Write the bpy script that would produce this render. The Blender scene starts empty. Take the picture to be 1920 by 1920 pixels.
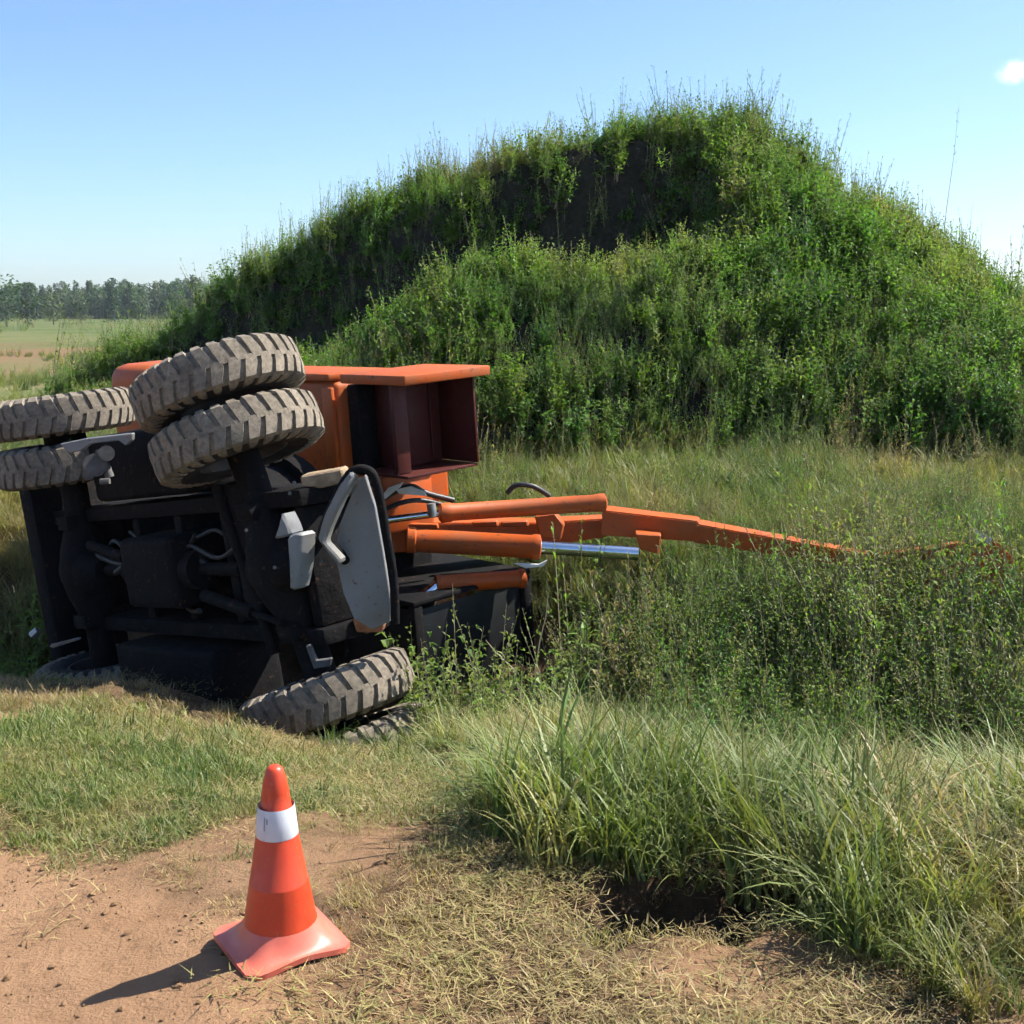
import bpy, bmesh, math, random
import numpy as np
from mathutils import Vector, Matrix

rng = np.random.default_rng(7)
random.seed(7)
S = bpy.context.scene
C = S.collection
rad = math.radians

# ------------------------------------------------------------------ camera
CAM = Vector((0, 0, 1.7)); PITCH = 9.4; FPX = 2300.0
cd = bpy.data.cameras.new('camera'); cam = bpy.data.objects.new('camera', cd); C.objects.link(cam)
cd.sensor_width = 36; cd.lens = FPX / 1920 * 36; cd.clip_end = 3000; cd.clip_start = 0.05
cam.location = CAM; cam.rotation_euler = (rad(90 - PITCH), 0, 0)
S.camera = cam

# ------------------------------------------------------------------ sky, sun, exposure
SUN_AZ = 70.0      # degrees clockwise from +Y (the view direction) towards +X
SUN_EL = 49.0
w = bpy.data.worlds.new('World'); S.world = w; w.use_nodes = True
nt = w.node_tree; nt.nodes.clear()
sky = nt.nodes.new('ShaderNodeTexSky'); sky.sky_type = 'NISHITA'; sky.sun_disc = False
sky.sun_elevation = rad(SUN_EL); sky.sun_rotation = rad(SUN_AZ)
sky.air_density = 0.85; sky.dust_density = 0.85; sky.ozone_density = 6.0; sky.altitude = 0
bg = nt.nodes.new('ShaderNodeBackground'); bg.inputs[1].default_value = 0.096
wo = nt.nodes.new('ShaderNodeOutputWorld')
# a few small fair-weather clouds: warped round puffs in direction space
def sky_dir(px, py):
    v = Vector(((px - 960) / FPX, 1, -(py - 960) / FPX)); v.rotate(Matrix.Rotation(rad(-PITCH), 3, 'X')); return v.normalized()
tc = nt.nodes.new('ShaderNodeTexCoord')
nz = nt.nodes.new('ShaderNodeTexNoise'); nz.inputs['Scale'].default_value = 34; nz.inputs['Detail'].default_value = 6
nt.links.new(tc.outputs['Generated'], nz.inputs['Vector'])
prev = None
for (px, py, rx) in ((1912, 134, 34), (2290, 60, 150), (2700, 300, 200), (-900, -300, 220)):
    d = sky_dir(px, py)
    sub = nt.nodes.new('ShaderNodeVectorMath'); sub.operation = 'SUBTRACT'; sub.inputs[1].default_value = d
    nt.links.new(tc.outputs['Generated'], sub.inputs[0])
    sc_ = nt.nodes.new('ShaderNodeVectorMath'); sc_.operation = 'MULTIPLY'; sc_.inputs[1].default_value = (1, 1, 1.9)
    nt.links.new(sub.outputs[0], sc_.inputs[0])
    ln = nt.nodes.new('ShaderNodeVectorMath'); ln.operation = 'LENGTH'; nt.links.new(sc_.outputs[0], ln.inputs[0])
    r = rx / FPX * 1.5
    mr = nt.nodes.new('ShaderNodeMapRange'); mr.inputs[1].default_value = r; mr.inputs[2].default_value = 0.0
    nt.links.new(ln.outputs['Value'], mr.inputs[0])
    if prev is None: prev = mr.outputs[0]
    else:
        mx = nt.nodes.new('ShaderNodeMath'); mx.operation = 'MAXIMUM'
        nt.links.new(prev, mx.inputs[0]); nt.links.new(mr.outputs[0], mx.inputs[1]); prev = mx.outputs[0]
ad = nt.nodes.new('ShaderNodeMath'); ad.operation = 'MULTIPLY_ADD'; ad.inputs[1].default_value = 1.0; ad.inputs[2].default_value = 0.0
nm = nt.nodes.new('ShaderNodeMath'); nm.operation = 'MULTIPLY_ADD'; nm.inputs[1].default_value = 3.4; nm.inputs[2].default_value = -1.0
nt.links.new(nz.outputs['Fac'], nm.inputs[0])
ml = nt.nodes.new('ShaderNodeMath'); ml.operation = 'MULTIPLY'; nt.links.new(prev, ml.inputs[0]); nt.links.new(nm.outputs[0], ml.inputs[1])
cm = nt.nodes.new('ShaderNodeMapRange'); cm.interpolation_type = 'SMOOTHSTEP'; cm.inputs[1].default_value = 0.10; cm.inputs[2].default_value = 0.75
nt.links.new(ml.outputs[0], cm.inputs[0])
mixc = nt.nodes.new('ShaderNodeMix'); mixc.data_type = 'RGBA'; mixc.inputs[7].default_value = (10, 10, 10, 1)
nt.links.new(cm.outputs[0], mixc.inputs[0]); nt.links.new(sky.outputs[0], mixc.inputs[6])
nt.links.new(mixc.outputs[2], bg.inputs[0]); nt.links.new(bg.outputs[0], wo.inputs[0])

sd = bpy.data.lights.new('sun', 'SUN'); sun = bpy.data.objects.new('sun', sd); C.objects.link(sun)
sd.energy = 5.0; sd.angle = rad(0.53); sd.color = (1.0, 0.95, 0.86)
sdir = Vector((math.sin(rad(SUN_AZ)) * math.cos(rad(SUN_EL)), math.cos(rad(SUN_AZ)) * math.cos(rad(SUN_EL)), math.sin(rad(SUN_EL))))
sun.rotation_euler = sdir.to_track_quat('Z', 'Y').to_euler(); sun.location = (20, 15, 30)

vs = S.view_settings; vs.view_transform = 'Standard'; vs.look = 'None'; vs.gamma = 1; vs.exposure = 1.2; vs.use_curve_mapping = False
S.cycles.max_bounces = 4; S.cycles.diffuse_bounces = 3; S.cycles.transmission_bounces = 3; S.cycles.use_adaptive_sampling = True; S.cycles.adaptive_threshold = 0.05; S.cycles.adaptive_min_samples = 8; S.cycles.use_light_tree = False; S.cycles.transparent_max_bounces = 4
S.cycles.use_denoising = True

# ------------------------------------------------------------------ numbers and noise
def at(px, py, Y):
    """world point at depth Y on the sight line of a photograph pixel"""
    v = Vector(((px - 960) / FPX, 1, -(py - 960) / FPX)); v.rotate(Matrix.Rotation(rad(-PITCH), 3, 'X'))
    return CAM + v * (Y / v.y)

def hash2(ix, iy, s):
    h = (ix.astype(np.int64) * 374761393 + iy.astype(np.int64) * 668265263 + s * 982451653) & 0x7fffffff
    h = ((h ^ (h >> 13)) * 1274126177) & 0x7fffffff
    return ((h ^ (h >> 16)) & 0xffff) / 65535.0
def vnoise(x, y, s=0):
    x = np.asarray(x, float); y = np.asarray(y, float)
    ix = np.floor(x); iy = np.floor(y); fx = x - ix; fy = y - iy
    fx = fx * fx * (3 - 2 * fx); fy = fy * fy * (3 - 2 * fy)
    a = hash2(ix, iy, s); b = hash2(ix + 1, iy, s); c = hash2(ix, iy + 1, s); d = hash2(ix + 1, iy + 1, s)
    return (a * (1 - fx) + b * fx) * (1 - fy) + (c * (1 - fx) + d * fx) * fy
def fbm(x, y, s=0, o=3):
    t = 0; a = 1; n = 0
    for i in range(o):
        t = t + a * vnoise(np.asarray(x) * 2 ** i, np.asarray(y) * 2 ** i, s + i * 17); n += a; a *= .5
    return t / n
def sstep(a, b, x):
    t = np.clip((np.asarray(x, float) - a) / (b - a), 0, 1); return t * t * (3 - 2 * t)

# ------------------------------------------------------------------ terrain
PX = [-4.2, -2.2, -0.9, 0.3, 1.2, 3.2]
PROF = [
 [(0, 0), (3.8, 0), (5.5, -.20), (7.4, -.46), (8.3, -1.15), (9.2, -1.45), (10.2, -1.25), (11.4, -.35), (14, 0)],
 [(0, 0), (3.8, 0), (5.5, -.24), (7.2, -.50), (8.0, -1.15), (9.0, -1.45), (10.2, -1.25), (11.4, -.35), (14, 0)],
 [(0, 0), (3.7, 0), (5.3, -.38), (6.4, -.72), (7.2, -1.05), (8.8, -1.45), (9.8, -1.3), (11.2, -.35), (14, 0)],
 [(0, 0), (3.6, 0), (5.2, -.30), (6.2, -.52), (7.2, -1.2), (8.4, -1.45), (9.3, -1.1), (10.6, -.35), (13.5, 0)],
 [(0, 0), (3.5, 0), (4.1, -.14), (4.8, -.38), (5.7, -.62), (6.7, -1.15), (7.6, -1.2), (8.8, -.75), (10.2, -.30), (13, 0)],
 [(0, 0), (3.4, 0), (4.0, -.15), (4.7, -.40), (5.6, -.66), (6.5, -1.1), (7.4, -1.15), (8.6, -.70), (10.0, -.25), (13, 0)]]
YG = np.linspace(0, 14, 281)
TAB = np.array([np.interp(YG, [p[0] for p in pr], [p[1] for p in pr]) for pr in PROF])
k = np.hanning(15); k /= k.sum()
TAB = np.array([np.convolve(np.pad(t, 7, mode='edge'), k, 'valid') for t in TAB])

# the ridge and the lower heap in front of it: (x, y, height)
sk = [(-150, 800, 22), (60, 742, 21), (200, 652, 20.5), (300, 600, 20.2), (400, 552, 20), (480, 490, 19.8), (560, 425, 19.6), (660, 352, 19.4), (760, 325, 19.2), (900, 278, 19),
      (1000, 250, 19), (1100, 222, 19), (1190, 200, 19), (1280, 190, 19), (1400, 205, 18.8), (1500, 255, 18.5), (1600, 330, 18.2), (1740, 410, 18), (1840, 500, 17.8), (1930, 565, 17.6), (2200, 700, 17.4), (2500, 790, 17.2)]
RID = []
for a, b, D in sk:
    p = at(a, b, D); RID.append((p.x, p.y, max(0.0, p.z - 0.42)))
RID = np.array(RID)
hp = [(470, 780), (560, 720), (640, 665), (720, 590), (800, 530), (870, 495), (950, 478), (1100, 485), (1250, 470), (1400, 470), (1500, 520), (1650, 620), (1800, 760)]
HEA = []
for a, b in hp:
    p = at(a, b, 15.9); HEA.append((p.x, max(0, p.z - 0.35)))
HEA = np.array(HEA)
def hollow(x): return 1 - sstep(2.0, 3.2, x)
def mound(x, y):
    yr = np.interp(x, RID[:, 0], RID[:, 1]); zr = np.interp(x, RID[:, 0], RID[:, 2], left=0, right=0)
    wob = (fbm(x * .5, y * .5, 91) - .5) * 1.2
    t = (yr - y + wob * .3) / 5.4
    g0 = np.where(t >= 0, np.clip(1 - np.abs(t) ** 1.25, 0, 1), np.clip(1 - (-t * 1.0) ** 1.6, 0, 1))
    g1 = np.where(t >= 0, np.clip(1 - sstep(.03, .21, t) * .74 - sstep(.2, 1, t) * .26, 0, 1), np.clip(1 - (-t) ** 1.6, 0, 1))
    m = hollow(x)
    ridge = zr * (g0 * (1 - m) + g1 * m)
    zh = np.interp(x, HEA[:, 0], HEA[:, 1], left=0, right=0)
    yc = 15.9 + wob * .25
    s = (y - yc)
    gh = np.where(s < 0, np.clip(1 - (np.abs(s) / 2.5) ** 1.5, 0, 1), np.clip(1 - (np.abs(s) / 2.6) ** 1.8, 0, 1))
    heap = zh * gh
    kk = .35
    h = np.clip(.5 + .5 * (ridge - heap) / kk, 0, 1)
    z = heap * (1 - h) + ridge * h + kk * h * (1 - h) * ((ridge > .05) & (heap > .05))
    return z + np.clip(z, 0, .6) * (fbm(x * .9, y * .9, 33) - .5) * .9
def pitm(x, y):
    yo = y + (fbm(x * 4, y * 0, 29, 3) - .5) * .3
    return sstep(.02, .34, x) * sstep(1.02, .78, x) * sstep(3.10, 3.42, yo) * sstep(3.66, 3.54, yo)
def H(x, y):
    x = np.asarray(x, float); y = np.asarray(y, float)
    yy = np.clip(y + (fbm(x * .6, y * .6, 5) - .5) * .35 * sstep(3.5, 5, y), 0, 14)
    fi = np.clip(yy / 14 * 280, 0, 279.999); i0 = fi.astype(int); fr = fi - i0
    rows = [TAB[i][i0] * (1 - fr) + TAB[i][i0 + 1] * fr for i in range(len(PX))]
    z = np.zeros_like(yy + x)
    xc = np.clip(x, PX[0], PX[-1])
    for i in range(len(PX) - 1):
        m = (xc >= PX[i]) & (xc <= PX[i + 1]); t = (xc - PX[i]) / (PX[i + 1] - PX[i])
        z = np.where(m, rows[i] * (1 - t) + rows[i + 1] * t, z)
    near = 1 - sstep(20, 60, y)
    z = z + (fbm(x * 1.7, y * 1.7, 3) - .5) * .05 * near + (fbm(x * 7, y * 7, 8, 2) - .5) * .022 * near * sstep(12, 6, y)
    z = z - .22 * pitm(x, y)      # hollow under the tall grass, deepened to hold shade
    z = z - .13 * np.clip(-(x + .72), 0, 1.0) * sstep(4.6, 3.6, y)
    z = z + mound(x, y)
    return z
def sandm(x, y):
    """1 where the bare sandy track is, 0 on turf"""
    e = (fbm(np.asarray(x) * 2.2, np.asarray(y) * 2.2, 21) - .5) * .8 + (fbm(np.asarray(x) * 9, np.asarray(y) * 9, 22) - .5) * .35
    xb = np.interp(y, [1.0, 2.7, 2.95, 3.1, 3.3, 3.6, 3.95, 4.3], [-.2, -.36, -.42, -.55, -.85, -1.2, -1.65, -2.3])
    return sstep(.22, -.22, x - xb + e * .55) * (y < 6)
def project(p):
    """photograph pixel of world points (N,3), used to lay plants where the photograph has them"""
    p = np.asarray(p, float) - np.array(CAM); c, s = math.cos(rad(PITCH)), math.sin(rad(PITCH))
    d = p[:, 1] * c - p[:, 2] * s; v = p[:, 1] * s + p[:, 2] * c
    return 960 + FPX * p[:, 0] / d, 960 - FPX * v / d

# ------------------------------------------------------------------ materials
def new_mat(name):
    m = bpy.data.materials.new(name); m.use_nodes = True; t = m.node_tree; t.nodes.clear()
    o = t.nodes.new('ShaderNodeOutputMaterial'); return m, t, o
def N(t, ty, **kw):
    n = t.nodes.new(ty)
    for a, b in kw.items(): setattr(n, a, b)
    return n
def ramp(t, fac, stops):
    r = t.nodes.new('ShaderNodeValToRGB'); e = r.color_ramp.elements
    while len(e) < len(stops): e.new(0.5)
    for i, (p, c) in enumerate(stops): e[i].position = p; e[i].color = (*c, 1)
    if fac is not None: t.links.new(fac, r.inputs[0])
    return r.outputs[0]
def noise(t, scale, detail=4, rough=.6, coord='Object'):
    c = t.nodes.new('ShaderNodeTexCoord'); n = t.nodes.new('ShaderNodeTexNoise')
    n.inputs['Scale'].default_value = scale; n.inputs['Detail'].default_value = detail; n.inputs['Roughness'].default_value = rough
    t.links.new(c.outputs[coord], n.inputs['Vector']); return n.outputs['Fac']
def mix(t, f, a, b, blend='MIX'):
    m = t.nodes.new('ShaderNodeMix'); m.data_type = 'RGBA'; m.blend_type = blend
    for v, i in ((f, 0), (a, 6), (b, 7)):
        if isinstance(v, (int, float)): m.inputs[i].default_value = v
        elif isinstance(v, tuple): m.inputs[i].default_value = (*v, 1)
        else: t.links.new(v, m.inputs[i])
    return m.outputs[2]
def bump(t, fac, strength, dist=.01):
    b = t.nodes.new('ShaderNodeBump'); b.inputs['Strength'].default_value = strength; b.inputs['Distance'].default_value = dist
    t.links.new(fac, b.inputs['Height']); return b.outputs[0]

def foliage_mat(name, stops, transl=.38, rough=.5, spec=.35):
    m, t, o = new_mat(name)
    a = N(t, 'ShaderNodeAttribute', attribute_type='INSTANCER', attribute_name='tint')
    col = ramp(t, a.outputs['Fac'], stops)
    oi = N(t, 'ShaderNodeObjectInfo'); hs = N(t, 'ShaderNodeHueSaturation')
    mr = N(t, 'ShaderNodeMapRange'); mr.inputs[3].default_value = .72; mr.inputs[4].default_value = 1.3
    t.links.new(oi.outputs['Random'], mr.inputs[0])
    g = N(t, 'ShaderNodeNewGeometry')
    mv = N(t, 'ShaderNodeMath', operation='MULTIPLY_ADD'); mv.inputs[1].default_value = .6; t.links.new(g.outputs['Random Per Island'], mv.inputs[0]); mv.inputs[2].default_value = .7
    mm = N(t, 'ShaderNodeMath', operation='MULTIPLY'); t.links.new(mv.outputs[0], mm.inputs[0]); t.links.new(mr.outputs[0], mm.inputs[1]); t.links.new(mm.outputs[0], hs.inputs['Value'])
    mr2 = N(t, 'ShaderNodeMapRange'); mr2.inputs[3].default_value = .484; mr2.inputs[4].default_value = .516
    t.links.new(g.outputs['Random Per Island'], mr2.inputs[0]); t.links.new(mr2.outputs[0], hs.inputs['Hue'])
    t.links.new(col, hs.inputs['Color'])
    p = N(t, 'ShaderNodeBsdfPrincipled'); p.inputs['Roughness'].default_value = rough; p.inputs['Specular IOR Level'].default_value = spec
    t.links.new(hs.outputs[0], p.inputs['Base Color'])
    tr = N(t, 'ShaderNodeBsdfTranslucent'); tcol = mix(t, 1.0, hs.outputs[0], (1.15, 1.25, .55), 'MULTIPLY'); t.links.new(tcol, tr.inputs[0])
    ms = N(t, 'ShaderNodeMixShader'); ms.inputs[0].default_value = transl
    t.links.new(p.outputs[0], ms.inputs[1]); t.links.new(tr.outputs[0], ms.inputs[2]); t.links.new(ms.outputs[0], o.inputs[0])
    return m
M_LEAF = foliage_mat('leaf', [(0, (.33, .26, .14)), (.25, (.24, .23, .085)), (.5, (.16, .235, .05)), (.75, (.105, .21, .032)), (1, (.065, .15, .042))], .5)
M_GRASS = foliage_mat('grass_blade', [(0, (.36, .265, .135)), (.25, (.28, .24, .095)), (.5, (.175, .205, .06)), (.75, (.10, .155, .038)), (1, (.058, .108, .034))], .36)
def plain(name, col, rough=.6, metal=0.0, var=.25, scale=6, spec=.5, bmp=0.0):
    m, t, o = new_mat(name); p = N(t, 'ShaderNodeBsdfPrincipled')
    n = noise(t, scale, 5)
    a = tuple(c * (1 - var) for c in col); b = tuple(min(1, c * (1 + var)) for c in col)
    t.links.new(ramp(t, n, [(.3, a), (.7, b)]), p.inputs['Base Color'])
    p.inputs['Roughness'].default_value = rough; p.inputs['Metallic'].default_value = metal; p.inputs['Specular IOR Level'].default_value = spec
    if bmp: t.links.new(bump(t, noise(t, scale * 6, 4), bmp), p.inputs['Normal'])
    t.links.new(p.outputs[0], o.inputs[0]); return m
def paint(name, col, dust=(.33, .22, .13), amount=.45, spec=.5):
    """worn machine paint with dust and rust-brown chips"""
    m, t, o = new_mat(name); p = N(t, 'ShaderNodeBsdfPrincipled')
    n1 = noise(t, 3.0, 6, .65); n2 = noise(t, 22, 6, .7); n3 = noise(t, 1.2, 3)
    base = ramp(t, n3, [(.3, tuple(c * .82 for c in col)), (.7, col)])
    f = N(t, 'ShaderNodeMath', operation='MULTIPLY'); f.inputs[1].default_value = amount
    r1 = ramp(t, n1, [(.42, (0, 0, 0)), (.72, (1, 1, 1))]); t.links.new(r1, f.inputs[0])
    c1 = mix(t, f.outputs[0], base, dust)
    r2 = ramp(t, n2, [(.60, (0, 0, 0)), (.68, (1, 1, 1))])
    c2 = mix(t, r2, c1, (.07, .035, .02))
    t.links.new(c2, p.inputs['Base Color']); p.inputs['Specular IOR Level'].default_value = spec
    rr = N(t, 'ShaderNodeMapRange'); rr.inputs[3].default_value = .34; rr.inputs[4].default_value = .75
    t.links.new(n1, rr.inputs[0]); t.links.new(rr.outputs[0], p.inputs['Roughness'])
    if spec < .3: rr.inputs[3].default_value = .6; rr.inputs[4].default_value = 1.0
    t.links.new(bump(t, n1 if spec < .3 else n2, .8 if spec < .3 else .12, .03 if spec < .3 else .004), p.inputs['Normal'])
    t.links.new(p.outputs[0], o.inputs[0]); return m
M_ORANGE = paint('orange_paint', (.50, .088, .008), dust=(.20, .10, .045), amount=.6, spec=.32)
M_BLACK = paint('black_chassis_paint', (.006, .006, .007), dust=(.016, .013, .010), amount=.5, spec=.12)
M_GREY = paint('grey_paint', (.21, .215, .22), dust=(.15, .125, .09), amount=.7)
M_SHADE_RED = paint('shade_dark_red', (.075, .009, .006), dust=(.05, .02, .012), amount=.3, spec=.3)  # compartment's shade put into the colour as a very dark red
M_STEEL = plain('bare_steel', (.42, .41, .40), .42, .85, .3, 9)
M_IRON = plain('dusty_cast_iron', (.11, .105, .10), .8, .2, .4, 14)
M_CHROME = plain('chrome_rod', (.62, .66, .70), .16, 1.0, .1, 4)
M_HOSE = plain('rubber_hose', (.02, .02, .02), .5, 0, .3, 12)
M_WHITE = plain('pale_plastic', (.72, .72, .68), .6, 0, .15, 7)
M_GLASS = plain('dusty_dark_cab_glass', (.012, .013, .014), .45, 0, .3, 6, .3)
M_MUD = plain('dried_mud', (.30, .22, .14), .95, 0, .35, 14, .1, .6)
M_STEM = plain('dry_stem', (.20, .17, .10), .8, 0, .3, 10)
M_BARK = plain('bark', (.10, .085, .065), .9, 0, .4, 8)
# tyre rubber: black with pale road dust caked on it
m, t, o = new_mat('dusty_tyre_rubber'); p = N(t, 'ShaderNodeBsdfPrincipled')
n1 = noise(t, 5, 6, .7); n2 = noise(t, 38, 4, .7)
c = ramp(t, n1, [(.28, (.12, .10, .076)), (.5, (.23, .192, .143)), (.75, (.31, .26, .195))])
c = mix(t, ramp(t, n2, [(.35, (.55, .55, .55)), (.6, (0, 0, 0))]), c, (.06, .052, .045))
t.links.new(c, p.inputs['Base Color']); p.inputs['Roughness'].default_value = .9; p.inputs['Specular IOR Level'].default_value = .2
t.links.new(bump(t, n2, .4, .006), p.inputs['Normal']); t.links.new(p.outputs[0], o.inputs[0]); M_TYRE = m
M_SIDEWALL = plain('tyre_sidewall_rubber', (.035, .031, .028), .85, 0, .5, 7, .2, .3)
M_RIM = paint('dirty_wheel_rim', (.06, .05, .045), dust=(.12, .09, .06), amount=.6)
# ground
m, t, o = new_mat('sandy_soil'); p = N(t, 'ShaderNodeBsdfPrincipled')
a = N(t, 'ShaderNodeAttribute', attribute_name='sand'); fld = N(t, 'ShaderNodeAttribute', attribute_name='field'); brn = N(t, 'ShaderNodeAttribute', attribute_name='ploughed')
n1 = noise(t, 1.6, 6, .65); n2 = noise(t, 14, 6, .7); n3 = noise(t, 90, 3, .7)
sand = ramp(t, n1, [(.3, (.215, .122, .066)), (.55, (.27, .16, .09)), (.75, (.305, .19, .11))])
sand = mix(t, ramp(t, n2, [(.30, (.75, .75, .75)), (.48, (0, 0, 0))]), sand, (.17, .095, .05))
soil = ramp(t, n2, [(.3, (.06, .04, .023)), (.55, (.115, .072, .04)), (.75, (.17, .105, .058))])
hum = N(t, 'ShaderNodeAttribute', attribute_name='shade_soil')
soil = mix(t, hum.outputs['Fac'], soil, ramp(t, n2, [(.3, (.022, .02, .014)), (.7, (.05, .043, .028))]))  # soil colour darkened to stand for shade on the mound and in the pit
c = mix(t, a.outputs['Fac'], soil, sand)
n4 = noise(t, .09, 5, .6)
far = ramp(t, n4, [(.35, (.06, .092, .028)), (.5, (.095, .115, .038)), (.65, (.15, .135, .06))])
far = mix(t, brn.outputs['Fac'], far, (.17, .105, .058))
c = mix(t, fld.outputs['Fac'], c, far)
t.links.new(c, p.inputs['Base Color']); p.inputs['Roughness'].default_value = .95; p.inputs['Specular IOR Level'].default_value = .1
bm_ = N(t, 'ShaderNodeMath', operation='MULTIPLY_ADD'); bm_.inputs[1].default_value = .4
t.links.new(n3, bm_.inputs[0]); t.links.new(n2, bm_.inputs[2])
t.links.new(bump(t, bm_.outputs[0], .7, .02), p.inputs['Normal']); t.links.new(p.outputs[0], o.inputs[0]); M_GROUND = m

# ------------------------------------------------------------------ object helpers
def tag(o, label=None, cat=None, group=None, kind=None):
    if label: o['label'] = label
    if cat: o['category'] = cat
    if group: o['group'] = group
    if kind: o['kind'] = kind
    return o
def mesh_of(name, V, F, mats, smooth=None):
    me = bpy.data.meshes.new(name); me.from_pydata([tuple(v) for v in V], [], [tuple(f) for f in F]); me.update()
    for m in (mats if isinstance(mats, (list, tuple)) else [mats]): me.materials.append(m)
    if smooth is not None:
        me.polygons.foreach_set('use_smooth', [True] * len(me.polygons)); me.set_sharp_from_angle(angle=rad(smooth))
    return me
def link(name, me, parent=None):
    o = bpy.data.objects.new(name, me); C.objects.link(o); o.parent = parent; return o
def empty(name, loc, rot=None):
    o = bpy.data.objects.new(name, None); C.objects.link(o); o.location = loc; o.empty_display_size = .3
    if rot is not None: o.rotation_euler = rot
    return o

# ------------------------------------------------------------------ ground sheet
ys = np.concatenate([np.arange(-6, 1.5, .5), np.arange(1.5, 12, .06), np.arange(12, 25, .16), np.geomspace(25, 900, 46)])
xs_in = np.arange(-6.5, 6.5, .075); g = np.geomspace(6.6, 700, 42); xs = np.concatenate([-g[::-1], xs_in, g])
XX, YY = np.meshgrid(xs, ys); ZZ = H(XX, YY)
nx, ny = len(xs), len(ys)
ids = np.arange(nx * ny).reshape(ny, nx)
F = np.stack([ids[:-1, :-1], ids[:-1, 1:], ids[1:, 1:], ids[1:, :-1]], -1).reshape(-1, 4)
me = mesh_of('ground', np.stack([XX, YY, ZZ], -1).reshape(-1, 3).tolist(), F.tolist(), M_GROUND, 180)
def vattr(me, name, arr):
    at_ = me.attributes.new(name, 'FLOAT', 'POINT'); at_.data.foreach_set('value', np.asarray(arr, np.float32).ravel())
sm = sandm(XX, YY)
# worn patches of bare earth showing through the mown verge
patch = sstep(.52, .66, fbm(XX * 1.5 + 3, YY * 1.9, 61)) * .6 * (YY < 4.6)
vattr(me, 'sand', np.maximum(sm, patch))
vattr(me, 'field', sstep(17, 24, YY) * (1 - np.clip(mound(XX, YY) * 3, 0, 1)))
pl = (.35 + .65 * sstep(.35, .6, fbm(XX * .5, YY * .25, 78))) * sstep(25, 29, YY) * (1 - sstep(58, 66, YY)) * sstep(-9, -13, XX + (fbm(XX * .15, YY * .15, 9) - .5) * 4) * sstep(.38, .5, fbm(XX * .1, YY * .06, 77))
vattr(me, 'ploughed', pl)
vattr(me, 'shade_soil', np.maximum(np.clip(mound(XX, YY) * 4, 0, 1), pitm(XX, YY) * .85))  # mask of the shade-darkened soil: mound, and pit below the tall grass
gr = link('ground', me); tag(gr, kind='structure')

# ------------------------------------------------------------------ plant meshes
class PM:
    def __init__(s): s.V = []; s.F = []; s.M = []
    def face(s, vs, m=0):
        b = len(s.V); s.V += [tuple(v) for v in vs]; s.F.append(tuple(range(b, b + len(vs)))); s.M.append(m)
    def leaf(s, p, d, n, L, W, bend, m=0):
        """lanceolate leaf: p base, d direction, n up; two bent halves"""
        d = d.normalized(); side = d.cross(n)
        if side.length < 1e-4: side = d.cross(Vector((1, .3, 0)))
        side.normalize(); up = side.cross(d)
        mid = p + d * L * .5 + up * L * .06; tip = p + d * L - Vector((0, 0, bend * L))
        l = mid + side * W * .5 + up * W * .18; r = mid - side * W * .5 + up * W * .18
        b = len(s.V); s.V += [tuple(p), tuple(l), tuple(tip), tuple(r), tuple(mid)]
        s.F += [(b, b + 4, b + 1), (b + 1, b + 4, b + 2), (b + 4, b + 3, b + 2), (b, b + 3, b + 4)]; s.M += [m] * 4
    def stem(s, pts, r, m=1):
        n = len(pts); b = len(s.V)
        for i, p in enumerate(pts):
            rr = r * (1 - .75 * i / (n - 1))
            for k in range(3):
                a = k * 2.094; s.V.append((p.x + rr * math.cos(a), p.y + rr * math.sin(a), p.z))
        for i in range(n - 1):
            for k in range(3):
                a0 = b + i * 3 + k; a1 = b + i * 3 + (k + 1) % 3; s.F.append((a0, a1, a1 + 3, a0 + 3)); s.M.append(m)
    def blade(s, p, az, L, W, lean, curl, seg=4, m=0):
        d = Vector((math.cos(az), math.sin(az), 0)); sd = Vector((-d.y, d.x, 0)); b = len(s.V); q = Vector(p); th = lean
        for i in range(seg + 1):
            wd = W * (1 - (i / seg) ** 1.6) * .5
            if i == seg: s.V.append(tuple(q))
            else: s.V += [tuple(q + sd * wd), tuple(q - sd * wd)]
            q = q + (d * math.sin(th) + Vector((0, 0, math.cos(th)))) * (L / seg); th += curl / seg
        for i in range(seg - 1):
            a = b + 2 * i; s.F.append((a, a + 1, a + 3, a + 2)); s.M.append(m)
        a = b + 2 * (seg - 1); s.F.append((a, a + 1, a + 2)); s.M.append(m)
    def merge(s, o, off, rz, sc):
        b = len(s.V); c, n = math.cos(rz) * sc, math.sin(rz) * sc
        s.V += [(x * c - y * n + off[0], x * n + y * c + off[1], z * sc + off[2]) for x, y, z in o.V]
        s.F += [tuple(i + b for i in f) for f in o.F]; s.M += o.M; return s
    def mesh(s, name, mats):
        me = mesh_of(name, s.V, s.F, mats); me.polygons.foreach_set('material_index', s.M); return me
R = random.Random(11); U = R.uniform
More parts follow.
